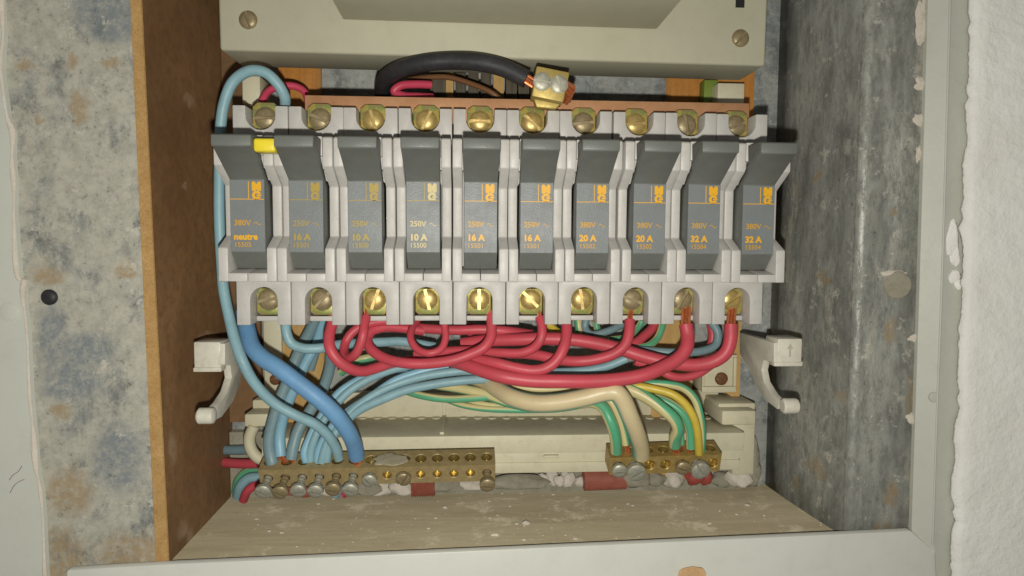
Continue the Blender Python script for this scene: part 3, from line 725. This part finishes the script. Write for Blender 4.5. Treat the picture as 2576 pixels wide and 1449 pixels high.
RW('red wire with bare tip under the eighth fuse, bending left behind the sweep', 78, [(3112, 100, 5), (3108, 190, 3), (3080, 275, 2), (3010, 335, 2), (2900, 375, 3), (2760, 395, 4), (2600, 385, 7), (2450, 352, 10), (2300, 340, 14), (2150, 345, 18)], copper=[((3122, 20, 7), (3112, 105, 5), .55)])
RW('dark red wire slanting up behind the eighth and ninth fuses', 70, [(3310, 60, 32), (3280, 150, 30), (3215, 215, 28), (3140, 270, 26), (3020, 310, 26)])
RW('red wire showing below the thick cables at the right', 62, [(3150, 395, 12), (3300, 445, 12), (3410, 500, 11), (3500, 512, 11), (3600, 490, 11), (3680, 440, 12), (3760, 380, 16)])
RW('dark red wire end hanging behind the tenth fuse', 64, [(3690, 90, 30), (3712, 210, 28), (3690, 300, 28), (3600, 350, 30)])
RW('short red stub hanging behind the middle wires', 50, [(1960, 120, 28), (1962, 200, 28), (1960, 290, 26)])
# blues
pth = [(1070, 395, 8), (1067, 362, 5), (1040, 313, 3), (993, 272, 2), (936, 266, 2), (876, 305, 3), (843, 379, 4), (829, 460, 5), (824, 600, 6), (822, 800, 6), (832, 1000, 6), (838, 1080, 5)]
gp = [(210, 70, 3), (255, 250, 0), (310, 400, -2), (400, 560, 0), (540, 700, 3), (700, 790, 5), (830, 850, 7), (920, 925, 9), (985, 1025, 12), (1008, 1100, 14)]
pth += [(750+x*.5177, 1150+y*.5177, Y) for x, y, Y in gp]
wire('light blue wire arching at top left and dropping to the brass neutral bar', 'blue', 39, pth, 'wire', G, src='s', copper=[((1070, 390, 8), (1073, 425, 9), .5)])
wire('thickest strong blue cable running diagonally into the neutral bar', 'strong_blue', 120, [(320, 40, 13), (340, 160, 8), (375, 285, 3), (445, 365, 0), (560, 440, -2), (700, 545, -3), (850, 660, -3), (980, 780, -1), (1070, 900, 3), (1118, 1005, 8), (1135, 1085, 11)], 'cable', G, copper=[((1132, 1075, 11), (1140, 1125, 13), .6)], seg=20)
BW = lambda l, d, p, m='blue', **k: wire(l, m, d, p, 'wire', G, **k)
BW('light blue wire leaving under the first fuse and turning right', 70, [(622, 60, 11), (626, 185, 9), (660, 262, 9), (740, 300, 9), (880, 300, 10), (1010, 275, 14), (1200, 262, 20), (1350, 255, 23), (1460, 252, 25), (1700, 290, 28)])
BW('grey-blue wire entering the first hole of the neutral bar', 88, [(850, 60, 40), (790, 190, 36), (700, 370, 31), (640, 530, 28), (570, 700, 24), (520, 870, 20), (500, 1000, 17), (522, 1120, 15), (528, 1160, 15)], 'blue_grey')
BW('blue wire bright at its foot entering the second hole of the neutral bar', 76, [(900, 60, 42), (850, 250, 36), (760, 420, 32), (680, 600, 28), (610, 780, 22), (578, 940, 17), (585, 1085, 15)], 'sky_blue', copper=[((583, 1075, 15), (620, 1125, 16), .6)])
BW('grey-blue wire entering the third hole of the neutral bar', 82, [(948, 300, 36), (938, 450, 30), (885, 610, 25), (795, 760, 20), (720, 880, 17), (680, 1000, 15), (660, 1105, 14)], 'blue_grey', copper=[((662, 1095, 14), (690, 1130, 16), .6)])
BW('blue wire of the fan, leftmost of those curving in from the right', 58, [(1500, 440, 22), (1300, 475, 20), (1140, 535, 20), (1010, 620, 19), (920, 730, 18), (850, 840, 17), (790, 960, 16), (755, 1060, 15), (770, 1125, 15)], 'sky_blue')
BW('blue wire of the fan, second from the left, under the cable', 60, [(1560, 420, 20), (1400, 455, 19), (1220, 525, 19), (1070, 620, 18), (960, 740, 17), (880, 850, 16), (825, 970, 15), (800, 1060, 15), (798, 1135, 15)], 'blue')
BW('blue wire of the fan, third from the left, under the cable', 56, [(1800, 430, 20), (1600, 470, 19), (1420, 530, 18), (1250, 640, 17), (1090, 745, 16), (980, 840, 15), (900, 950, 15), (858, 1050, 15), (850, 1130, 15)], 'sky_blue')
BW('blue wire of the fan crossing right under the red bundle', 64, [(3090, 375, 16), (2950, 430, 17), (2800, 462, 18), (2600, 475, 18), (2300, 480, 18), (2000, 462, 18), (1750, 482, 18), (1520, 530, 18), (1320, 605, 17), (1160, 705, 16), (1040, 810, 15), (960, 910, 15), (910, 1020, 14), (880, 1130, 14)], 'blue')
BW('blue wire of the fan, lowest, ending at the right of the group', 66, [(2400, 470, 20), (2150, 515, 17), (1900, 535, 15), (1700, 562, 15), (1490, 605, 15), (1310, 675, 15), (1160, 745, 15), (1050, 835, 15), (970, 930, 14), (930, 1030, 14), (915, 1120, 14)], 'blue')
BW('grey-blue wire curling behind the two thick red cables', 62, [(3690, 90, 24), (3750, 190, 23), (3735, 275, 22), (3640, 320, 20), (3450, 332, 18), (3250, 320, 20), (3060, 300, 24)], 'blue_grey')
BW('grey-blue wire hanging behind the seventh fuse', 56, [(2805, 60, 32), (2790, 150, 32), (2830, 200, 30), (2960, 175, 30), (3060, 130, 32)], 'blue_grey')
BW('grey-blue wire behind the blue fan near the left post', 56, [(900, 110, 44), (880, 200, 44), (840, 330, 40), (800, 460, 40)], 'blue_grey')
# earths
EW = lambda l, d, p, m='earth', **k: wire(l, m, d, p, 'wire', G, **k)
wire('thick cream earth cable with teal stripe bending sharply into the earth bar', 'earth_pale', 132, [(1960, 500, 26), (2080, 545, 20), (2160, 600, 13), (2270, 660, 7), (2420, 697, 4), (2600, 692, 2), (2800, 655, 0), (2930, 622, -1), (3015, 622, -2), (3062, 675, -2), (3110, 785, -1), (3160, 910, 3), (3190, 1010, 8), (3196, 1075, 11)], 'cable', G, phase=.03, twist=0, seg=20)
EW('yellow-green wire entering the first hole of the earth bar', 88, [(2560, 690, 18), (2720, 700, 15), (2850, 692, 12), (2920, 730, 10), (2975, 830, 8), (3008, 940, 9), (3016, 1050, 12)], phase=0.6)
EW('slim yellow-green wire behind the cream cable entering the earth bar', 62, [(2850, 630, 18), (2960, 670, 15), (3030, 790, 14), (3066, 900, 14), (3086, 1000, 14)], phase=0.72, copper=[((3084, 990, 14), (3100, 1050, 15), .6)])
EW('yellow-green wire twisting down in front, fourth into the earth bar', 92, [(2800, 590, 16), (2980, 585, 13), (3110, 600, 10), (3230, 655, 8), (3350, 738, 6), (3435, 815, 5), (3462, 880, 6), (3442, 950, 9), (3440, 1005, 11)], phase=0.95, twist=-9, copper=[((3440, 995, 11), (3452, 1055, 14), .62)])
EW('green wire with yellow edge beside the solid yellow one', 72, [(3200, 640, 16), (3380, 690, 13), (3500, 780, 11), (3548, 880, 11), (3556, 1025, 12)], phase=.5, copper=[((3553, 1015, 12), (3545, 1060, 15), .6)])
EW('thin green wire tucked behind the twisting earth wire', 44, [(3300, 680, 18), (3420, 780, 16), (3478, 880, 15), (3490, 1000, 15)], phase=.5, copper=[((3490, 990, 15), (3500, 1050, 16), .6)])
EW('solid yellow wire curving into the earth bar', 62, [(3000, 590, 14), (3150, 576, 10), (3304, 600, 8), (3424, 636, 6), (3514, 705, 5), (3574, 800, 5), (3604, 920, 7), (3614, 1060, 11)], 'yellow')
EW('yellow-green wire arching outermost at the right of the earth bar', 60, [(3000, 570, 18), (3200, 558, 14), (3380, 562, 12), (3504, 592, 11), (3584, 670, 10), (3624, 800, 10), (3638, 920, 12), (3630, 1050, 14)], phase=0.68)
EW('green-edged wire lying lowest left above the chassis', 54, [(1380, 560, 26), (1520, 620, 23), (1660, 655, 20), (1800, 670, 19), (1950, 665, 18), (2140, 652, 17), (2300, 660, 16)], phase=0.42)
EW('yellow-green wire slanting in from the blue fan', 74, [(1560, 540, 28), (1750, 570, 24), (1920, 600, 21), (2080, 640, 18), (2220, 690, 15), (2400, 730, 14)], phase=.2, twist=3)
EW('thin yellow-green wire hanging under the cream cable', 46, [(1780, 670, 26), (1900, 712, 21), (2050, 738, 18), (2230, 748, 16), (2420, 748, 15), (2600, 742, 14), (2760, 715, 14), (2850, 680, 16)], phase=0.3, twist=4)
EW('second thin yellow wire sagging beneath the cream cable', 46, [(1900, 660, 24), (2020, 700, 20), (2180, 722, 18), (2330, 718, 17), (2500, 720, 16)], phase=.15, twist=2)
EW('yellow-green wire between the thick red sweep and cream cable', 54, [(2150, 560, 22), (2350, 590, 19), (2520, 600, 18), (2700, 588, 18), (2900, 575, 18)], phase=0.22)
EW('yellow wire behind the sixth fuse foot', 60, [(2480, 60, 34), (2530, 130, 34), (2600, 190, 32), (2720, 230, 32)], 'yellow')
EW('yellow-green wire standing behind the seventh fuse', 62, [(2735, 60, 34), (2745, 150, 34), (2765, 240, 32)], phase=.3)
EW('dark green wire behind the seventh and eighth fuses', 50, [(2850, 60, 36), (2875, 150, 36), (2900, 240, 34)], phase=.5)
EW('green wire bending left behind the ninth fuse', 54, [(3360, 60, 30), (3345, 150, 28), (3310, 230, 27), (3240, 285, 25), (3130, 300, 26)], phase=.5)
EW('green wire slanting behind the eighth fuse', 50, [(3220, 60, 34), (3180, 140, 34), (3090, 220, 32), (2960, 240, 32)], phase=.5)
EW('yellow-green scrap of wire seen through the red loops', 60, [(1020, 480, 34), (1090, 420, 32), (1180, 380, 30), (1300, 360, 32)], phase=.4)
EW('yellow-green wire behind the foot of the blue fan', 50, [(1100, 560, 32), (1180, 520, 32), (1300, 500, 34)], phase=.3)
# top area
wire('thick black cable arching over to the brass connector', 'black', 62, [(1436, 372, 34), (1434, 335, 27), (1450, 292, 18), (1500, 258, 11), (1590, 236, 7), (1700, 228, 5), (1800, 234, 3), (1890, 256, 2), (1975, 298, 1)], 'cable', src='s', seg=20,
     copper=[((1968, 294, 1), (2012, 318, 1), .62), ])
strands_root = thing('copper_stub', 'bare copper strands poking out right of the connector', 'wire', tuple(US(2125, 345, .001)))
strands(strands_root, US(2112, 322, .0015), US(2140, 338, .0035), .0022); strands(strands_root, US(2136, 332, .003), US(2118, 374, .008), .0022)
wire('short red wire bent into a flat hook beneath the black cable', 'pink', 29, [(1616, 318, 22), (1560, 316, 20), (1500, 322, 18), (1478, 342, 18), (1510, 358, 20), (1570, 362, 24), (1620, 364, 28)], 'wire', G, src='s')
wire('brown wire slanting down behind the black cable', 'brown', 20, [(1530, 300, 34), (1600, 290, 32), (1680, 290, 30), (1760, 312, 28), (1840, 345, 26), (1880, 375, 26)], 'wire', G, src='s')
wire('pink-red wire arching behind the light blue arch', 'pink', 26, [(975, 410, 22), (985, 375, 22), (1010, 340, 24), (1060, 322, 26), (1110, 325, 28), (1143, 345, 30), (1155, 385, 32)], 'wire', G, src='s')

# ------------------------------------------------------------------ brass bars
BORE = []
def hole_face(b, cx, cz, hx, hz, r, depth, n=16, m=None):
    """square cell with a round hole in the local XZ plane (normal -Y) then moved by m"""
    vs = []; fs = []
    for k in range(n):
        a = 2*math.pi*k/n; c, s = math.cos(a), math.sin(a); q = max(abs(c), abs(s))
        vs.append((cx+hx*c/q, 0, cz+hz*s/q))
    for rr, y in ((r+.0002, 0), (r, .0002), (r, depth)):
        for k in range(n):
            a = 2*math.pi*k/n; vs.append((cx+rr*math.cos(a), y, cz+rr*math.sin(a)))
    for j in range(3):
        for k in range(n): fs.append((j*n+k, j*n+(k+1) % n, (j+1)*n+(k+1) % n, (j+1)*n+k))
    fs.append(tuple(3*n+k for k in range(n)))
    BORE.extend(range(len(b.f)+n*2, len(b.f)+len(fs)))
    if m is not None: vs = [m @ Vector(v) for v in vs]
    b.add(vs, fs)
def brass_bar(label, pl, pr, Y, ncell, tilt, depth, height, screws, smeshes, mat, rt=.0020, rf=.0016):
    L0, L1 = U(*pl, Y), U(*pr, Y); ln = (L1-L0).length; ang = math.atan2(L1.z-L0.z, L1.x-L0.x)
    root = thing('terminal_bar', label, 'terminal bar', tuple((L0+L1)/2)); root['_o'] = (0, 0, 0)
    root.rotation_euler = (R(tilt), -ang, 0)
    h = ln/ncell/2; b = MB(); BORE.clear()
    mt = Matrix(((1, 0, 0, 0), (0, 0, 1, 0), (0, -1, 0, 0), (0, 0, 0, 1)))     # front cell -> top face
    for i in range(ncell):
        x = -ln/2+h*(2*i+1)
        hole_face(b, x, -height/2, h, height/2, rf, height*.7)
        hole_face(b, x, depth/2, h, depth/2, rt, depth*.75, m=mt)
    x0, x1 = -ln/2, ln/2
    b.add([(x0, 0, 0), (x0, depth, 0), (x0, depth, -height), (x0, 0, -height)], [(0, 1, 2, 3)]); b.add([(x1, 0, 0), (x1, depth, 0), (x1, depth, -height), (x1, 0, -height)], [(3, 2, 1, 0)])
    b.add([(x0, depth, 0), (x1, depth, 0), (x1, depth, -height), (x0, depth, -height)], [(0, 1, 2, 3)]); b.add([(x0, 0, -height), (x1, 0, -height), (x1, depth, -height), (x0, depth, -height)], [(0, 1, 2, 3)])
    o = b.build('bar', mat, root, smooth=30); o.data.materials.append(M['bore'])
    for k in BORE: o.data.polygons[k].material_index = 1
    bm = bmesh.new(); bm.from_mesh(o.data); bmesh.ops.remove_doubles(bm, verts=bm.verts, dist=1e-6); bmesh.ops.recalc_face_normals(bm, faces=bm.faces); bm.to_mesh(o.data); bm.free(); o.data.set_sharp_from_angle(angle=R(30))
    if ncell > 10: lump('sealant_smear', (-ln/2+h*15.4, -.0002+depth/2, .0001), 1, 'smear', 9, (.0060, .0032, .00028), root, .3, 3)
    for i, outd, an, k in screws:
        s = link('clamp_screw', smeshes[k], None, root); s.location = (-ln/2+h*(2*i+1), -outd, -height/2); s.rotation_euler.y = R(an)
    return root
s_n = screw_mesh('clamp_screw', .0027, 'screw_steel', .00035, .0007, .0095, .00135, .0008)
s_b = screw_mesh('clamp_screw', .0027, 'screw_dull', .00035, .0007, .0095, .00135, .0008)
s_big = screw_mesh('clamp_screw', .0034, 'screw_steel', .0004, .0006, .0075, .0016, .0014)
brass_bar('long brass neutral bar with blue wires in its left holes', (649, 1183), (1246, 1169), .0105, 14, 22, .0088, .0074,
          [(0, .0060, 40, 0), (1, .0066, 35, 1), (2, .0060, 0, 0), (3, .0064, 20, 0), (4, .0058, 25, 1), (5, .0062, 30, 0), (6, .0020, 55, 0), (8, .0016, -55, 1), (13, .0056, 10, 1)], (s_n, s_b), 'brass_dull')
brass_bar('short brass earth bar with green-yellow wires', (1536, 1152), (1816, 1143), .0115, 7, 18, .0086, .0074,
          [(0, .0022, 0, 0), (1, .0030, -32, 2), (4, .0018, 20, 1), (5, .0030, 60, 2)], (s_n, s_b, s_big), 'brass', .0019, .0019)

# ------------------------------------------------------------------ cream chassis behind the bars
ch = thing('mounting_chassis', 'cream plastic mounting chassis with ledge behind the brass bars', 'chassis', tuple(U(1260, 1200, .04)))
YCB = .056; zled = U(1260, 1047, YCB).z; yl = UZ(1260, 1094, zled).y; xl0 = U(700, 1093, yl).x-.006; xl1 = UZ(1880, 1093, zled).x
b = MB(); b.box(xl0, xl1, YCB, YCB+.004, zled-.001, U(1260, 985, YCB).z); b.build('back_strip', 'cream', ch, bevel=.0004)
b = MB(); b.box(xl0, xl1, yl, YCB, zled-.0016, zled); b.build('ledge', 'cream', ch, bevel=.0003)
zlip = U(1260, 1140, yl).z; zb2 = U(1260, 1190, yl+.001).z
b = MB(); b.box(xl0, xl1, yl-.0006, yl+.0014, zlip, zled-.0001); b.build('lip', 'cream', ch, bevel=.0003)
b = MB(); b.box(xl0, xl1-.001, yl+.0010, yl+.003, zb2, zlip+.0002); b.build('skirt', 'cream', ch, bevel=.0003)
zm = U(1260, 1166, yl).z; b = MB(); b.box(xl0, xl1-.001, yl+.0004, yl+.0011, zb2+.0001, zm); b.build('skirt_step', 'cream', ch, bevel=.0002)
q0, q1 = U(1368, 1140, yl), U(1405, 1152, yl); b = MB(); b.box(q0.x, q1.x, yl-.0004, yl+.0012, q1.z, q0.z-.0008); b.build('catch', 'cream', ch, bevel=.0002)
rx = U(1118, 1047, YCB).x; b = MB(); b.box(rx-.0008, rx+.0008, yl+.0016, YCB, zled-.0002, zled+.0009); b.box(rx-.0008, rx+.0008, YCB-.0007, YCB+.001, zled, U(1118, 1000, YCB).z); b.build('rib', 'cream', ch, bevel=.0002)
for px in list(range(912, 1110, 37))[:6]+list(range(1166, 1800, 36)):
    q = UZ(px, 1052, zled); b = MB(); n = 14
    b.loft([(q.x+.0019*math.cos(6.283*k/n), q.y+.0019*math.sin(6.283*k/n), zled-.0004) for k in range(n)], [(q.x+.0018*math.cos(6.283*k/n), q.y+.0018*math.sin(6.283*k/n), zled+.00035) for k in range(n)])
    b.build('hole_disc', 'cream', ch, smooth=40)  # raised cream disc added in place of a ledge hole, pale surface beneath
tr = text_mesh('1 2 3 4 5 6 7 8 9', .0042, 0)
o = link('lettering', tr.copy(), 'cream', ch); q = U(1160, 1128, yl); o.location = Vector((q.x, yl-.00066, q.z))-Vector(ch['_o'])
o.scale = (1.62, 1, 1)
# right end bracket
q0, q1 = U(1790, 1003, .048), U(1880, 1030, .048)
b = MB(); b.box(q0.x, q1.x, .040, .058, q1.z, q0.z); b.build('end_bracket', 'cream', ch, bevel=.0008)
q0, q1 = U(1812, 1030, .036), U(1897, 1060, .036)
b = MB(); b.box(q0.x, q1.x, .034, .056, q1.z-.001, q0.z); b.build('end_bracket', 'cream', ch, bevel=.001)
q0, q1 = U(1840, 1060, .040), U(1885, 1190, .040)
b = MB(); b.box(xl1-.0004, q1.x+.001, .038, .056, q1.z, q0.z); b.build('end_bracket', 'cream', ch, bevel=.0006)
q0, q1 = U(1768, 893, .046), U(1852, 987, .046)
b = MB(); b.box(q0.x, q1.x, .0475, .058, q1.z, q0.z); b.build('screw_block', 'cream', ch, bevel=.0008)
b = MB(); t_ = .0012
b.box(q0.x, q1.x, .046, .0477, q0.z-t_, q0.z); b.box(q0.x, q1.x, .046, .0477, q1.z, q1.z+t_*2); b.box(q0.x, q0.x+t_, .046, .0477, q1.z+t_*2, q0.z-t_); b.box(q1.x-t_, q1.x, .046, .0477, q1.z+t_*2, q0.z-t_); b.build('block_rim', 'cream', ch, bevel=.0003)
q = U(1815, 953, .0470); o = link('rusty_screw', screw_mesh('rusty', .0027, 'brown', .0004, .0010), None, ch); o.location = q-Vector(ch['_o']); o.rotation_euler.y = R(30)
# left end
q0, q1 = U(665, 830, .050), U(715, 1005, .050)
b = MB(); b.box(q0.x, q1.x, .048, .060, q1.z, q0.z+.012); b.build('left_post', 'cream', ch, bevel=.0008)
q0, q1 = U(638, 1003, .044), U(700, 1030, .044)
b = MB(); b.box(q0.x, q1.x+.004, .042, .058, q1.z, q0.z); b.build('end_bracket', 'cream', ch, bevel=.0008)
q0, q1 = U(616, 1040, .034), U(690, 1072, .034)
b = MB(); b.box(q0.x, q1.x, .033, .052, q1.z, q0.z); b.build('end_bracket', 'cream', ch, bevel=.0008)
hk = [U(x, y, .034) for x, y in ((640, 1070), (628, 1100), (632, 1130), (650, 1152), (672, 1158))]
tube('hook', hk, .0022, 'cream', ch, 10)
q = U(692, 955, .0478); o = link('rusty_screw', screw_mesh('rusty', .0022, 'brown', .0004, .0010), None, ch); o.location = q-Vector(ch['_o'])

# ------------------------------------------------------------------ battens and bits at the back
def batten(label, px0, px1, y, mat, thick=.006, z0=-.10, z1=.085, name='batten'):
    a, c = U(px0, 220, y).x, U(px1, 220, y).x
    b = MB(); b.box(a, c, y, y+thick, z0, z1); o = b.build(name, mat, None, bevel=.0004, origin=((a+c)/2, y, z0)); return tag(o, label, 'batten', 'pine battens at the back')
a_ = U(655, 900, .0585).x; b = MB(); b.box(XL+.0002, a_, .0585, .0618, zled-.002, ZT-.03)
tag(b.build('brown_batten', 'panel', None, origin=(XL, .0585, zled-.002)), 'brown board strip in the back left corner', 'batten')
batten('orange pine batten above the left fuses', 700, 795, .050, 'pine', .0115, .02)
batten('pale batten below the left fuses behind the blue wires', 700, 795, .050, 'pine_pale', .0115, -.10, .0195)
batten('orange pine batten above the right fuses', 1690, 1898, .052, 'pine', .0095, .02)
batten('pale batten below the right fuses behind the red cables', 1660, 1760, .052, 'pine_pale', .0095, -.10, .0195)
batten('pale pine strip beside the right screw block', 1862, 1884, .052, 'pine_pale', .0095, -.075, .0195)
def bit(name, label, cat, px0, py0, px1, py1, y, d, mat, bevel=.0005):
    a, c = U(px0, py0, y), U(px1, py1, y); b = MB(); b.box(a.x, c.x, y, y+d, c.z, a.z); return tag(b.build(name, mat, None, bevel=bevel, origin=((a.x+c.x)/2, y, c.z)), label, cat)
bit('plastic_block', 'small cream block inside the light blue arch', 'block', 608, 190, 655, 262, .030, .012, 'cream')
bit('plastic_block', 'small cream square block at the right end above the busbar', 'block', 1806, 208, 1872, 268, .040, .012, 'cream')
bit('green_tab', 'green plastic tab beside the small cream square', 'tab', 1772, 200, 1806, 268, .046, .006, flat('green_plastic', srgb(120, 140, 56)))
lm = thing('laminated_block', 'stack of dark and tan plates behind the black cable', 'block', tuple(U(1220, 240, .044)))
for k in range(9):
    px = 1082+k*32; a, c = U(px, 180, .044), U(px+(26 if k else 40), 250, .044)
    b = MB(); b.box(a.x, c.x, .044+(k % 3)*.001, .056, c.z-.003, a.z); b.build('plate', 'pine_pale' if k in (1, 5) else 'laminate', lm, bevel=.0002)
# DIN rail carrying the row
b = MB(); b.box(NX0-.004, NX0+.179, .0402, .0415, -.006, .014)
b.box(NX0-.004, NX0+.179, .0415, .0500, -.0045, -.0033); b.box(NX0-.004, NX0+.179, .0415, .0500, .0113, .0125)
o = b.build('mounting_rail', 'screw_steel', None); tag(o, 'steel rail behind the fuse row', 'rail')

# ------------------------------------------------------------------ ivory clip arms
def clip(label, X, poly, head, hx, ball, th=.0026, arrow=False):
    t = thing('clip_arm', label, 'clip', tuple(UX(*ball, X)))
    pp = [UX(x, y, X) for x, y in poly]; 
    b = MB(); b.prism_x([(p.y, p.z) for p in pp], X-th/2, X+th/2); b.build('arm', 'clip', t, bevel=.0004)
    yh = UX(*head[2], X).y
    a, c = U(*head[0], yh), U(*head[1], yh)
    b = MB(); b.box(a.x, c.x, yh, yh+.010, c.z, a.z); hd = b.build('head', 'clip', t, bevel=.0006)
    b = MB(); b.box(a.x-.0002 if not arrow else a.x-.0012, c.x+.0002, yh-.0004, yh+.004, c.z-.0002, c.z+.0014); b.build('foot_lip', 'clip', t, bevel=.0004)
    if arrow:
        mx = (a.x+c.x)/2; mz = (a.z+c.z)/2+.0006; b = MB()
        b.prism_y([(mx-.0003, mz-.0022), (mx+.0003, mz-.0022), (mx+.0003, mz+.0006), (mx+.0011, mz+.0006), (mx, mz+.0024), (mx-.0011, mz+.0006), (mx-.0003, mz+.0006)], yh-.0003, yh+.0005); b.build('arrow_mark', 'shroud', t)
    q = UX(*ball, X); b = MB(); b.lathe_y([(.0014, -.0027), (.0024, -.0022), (.0026, -.0014), (.0026, .0022), (.0020, .0028)], 20)
    b.xform(Matrix.Translation(q) @ Matrix.Rotation(R(90), 4, 'Z')); b.build('roller', 'clip', t)
    return t
Xl = U(540, 895, .002).x
clip('ivory clip arm in front of the brown side board', Xl, [(612, 842), (556, 864), (556, 918), (570, 918), (574, 950), (563, 985), (545, 1012), (522, 1036), (530, 1058), (548, 1050), (578, 1010), (596, 965), (602, 905), (612, 880)], ((486, 860), (556, 934), (556, 900)), 0, (520, 1046))
Xr = U(1958, 885, .004).x
clip('ivory clip arm with arrow, in front of the galvanised side', Xr, [(1868, 836), (1956, 862), (1956, 918), (1930, 905), (1924, 930), (1930, 960), (1950, 992), (1972, 1012), (1964, 1030), (1935, 1008), (1908, 968), (1892, 925), (1868, 890)], ((1957, 852), (2017, 920), (1957, 885)), 0, (1988, 1021), arrow=True)

# ------------------------------------------------------------------ rubble and conduits along the back of the board
bw = MB(); bw.box(-.0992, .1175, .0575, .0618, ZF, zled-.006)
o = bw.build('rubble_backing', 'plaster_grey', None); tag(o, 'rough grey mortar strip behind the chassis at floor level', 'mortar')
rub = [(920, 1228, .0038, 'plaster_grey', (1.6, 1, .8)), (958, 1226, .0036, 'filler', (1.3, 1, .8)), (1010, 1226, .0040, 'filler', (1.1, 1, .9)), (985, 1232, .003, 'plaster_grey', (1, 1, .7)), (1125, 1222, .0034, 'plaster_grey', (2.2, 1, .8)), (1180, 1218, .0034, 'filler', (2.0, 1, .7)), (1300, 1214, .0036, 'plaster_grey', (3.4, 1, .8)),
       (1365, 1208, .0030, 'filler', (1, 1, .9)), (1388, 1202, .0034, 'filler', (.9, 1, 1)), (1408, 1210, .0022, 'filler', (1, 1, 1)), (1428, 1204, .0034, 'filler', (.9, 1, 1)), (1457, 1212, .0024, 'filler', (1, 1, .9)), (1600, 1205, .0040, 'plaster_grey', (1.6, 1, .8)), (1650, 1203, .0036, 'plaster_grey', (1.2, 1, .8)),
       (1692, 1203, .0042, 'filler', (1, 1, 1)), (1745, 1200, .0036, 'red_plastic', (1, 1, 1)), (1775, 1198, .0034, 'red_plastic', (1, 1, 1)), (1820, 1204, .0040, 'plaster_grey', (1.2, 1, .8)), (1862, 1200, .0046, 'filler', (1.2, 1, .8)), (1890, 1150, .0046, 'plaster_grey', (.7, 1, 2.2)), (1888, 1190, .004, 'plaster_grey', (1, 1, 1.3)),
       (740, 1236, .0026, 'terracotta', (2, 1, .7)), (770, 1234, .0026, 'terracotta', (1.6, 1, .8)), (822, 1238, .0022, 'filler', (2.6, 1, .6)), (690, 1240, .0024, 'plaster_grey', (1.6, 1, .9)), (893, 1232, .0024, 'terracotta', (1.2, 1, 1))]
names = {'plaster_grey': 'mortar_lump', 'filler': 'plaster_lump', 'red_plastic': 'red_lump', 'terracotta': 'terracotta_lump'}
lab = {'plaster_grey': 'grey mortar lump behind the bottom board', 'filler': 'white plaster lump behind the bottom board', 'red_plastic': 'rounded red lump under the earth bar', 'terracotta': 'terracotta fragment under the left of the neutral bar'}
rub.sort(key=lambda q: q[0]); cnt = {}; ORD = 'first second third fourth fifth sixth seventh eighth ninth tenth eleventh twelfth thirteenth'.split()
for i, (px, py, r, m, sq) in enumerate(rub):
    yy = .050+.003*math.sin(i*2.1); o = lump(names[m], U(px, py, yy), r, m, 100+i, sq, rough=.24, sub=3); cnt[m] = cnt.get(m, 0)+1; tag(o, lab[m]+', '+ORD[cnt[m]-1]+' of its kind from the left', 'rubble', 'rubble behind the bottom board')
def conduit(label, p0, p1, r, mat, ridges):
    a, c = U(*p0, .049), U(*p1, .049); n = ridges*4; pts = [a+(c-a)*k/n for k in range(n+1)]
    o = tube('conduit', pts, (lambda k: r*(1+.08*math.sin(k*ridges*6.283))) if ridges > 3 else r, mat, None, 16, origin=tuple(a), smoothed=True); return tag(o, label, 'conduit')
conduit('ribbed terracotta conduit piece under the neutral bar', (1036, 1222), (1094, 1220), .0043, 'terracotta', 9)
conduit('smooth terracotta conduit piece left of the earth bar', (1468, 1206), (1572, 1202), .0046, 'terracotta', 2)
wire('red wire stub at the lower left behind the chassis', 'red', 24, [(560, 1163, 52), (600, 1166, 50), (650, 1166, 48)], 'wire', G, src='d')
wire('grey-blue wire stub above the red stub at the lower left', 'blue_grey', 24, [(560, 1132, 54), (600, 1132, 52), (640, 1130, 50)], 'wire', G, src='d')
wire('light blue wire bending into the floor at the lower left', 'blue', 26, [(660, 1200, 48), (625, 1204, 48), (606, 1222, 48), (598, 1250, 50)], 'wire', G, src='d')
wire('green wire behind the bent blue one at the lower left', 'earth', 16, [(660, 1180, 52), (620, 1186, 52), (598, 1206, 52), (590, 1240, 54)], 'wire', G, src='d', phase=.5)
wire('red wire bending under the blue one at the lower left', 'red', 22, [(665, 1222, 46), (640, 1222, 46), (622, 1236, 46), (612, 1258, 48)], 'wire', G, src='d')
wire('tiny blue wire end below the sixth neutral screw', 'sky_blue', 22, [(842, 1246, 44), (850, 1236, 44), (862, 1222, 48)], 'wire', G, src='d')
wire('tiny red wire end beside the tiny blue one', 'pink', 20, [(862, 1244, 44), (878, 1234, 44), (892, 1222, 48)], 'wire', G, src='d')

for o in ROOTS:
    if '_o' in o.keys(): del o['_o']
for o in list(bpy.data.objects):
    if '_o' in o.keys(): del o['_o']
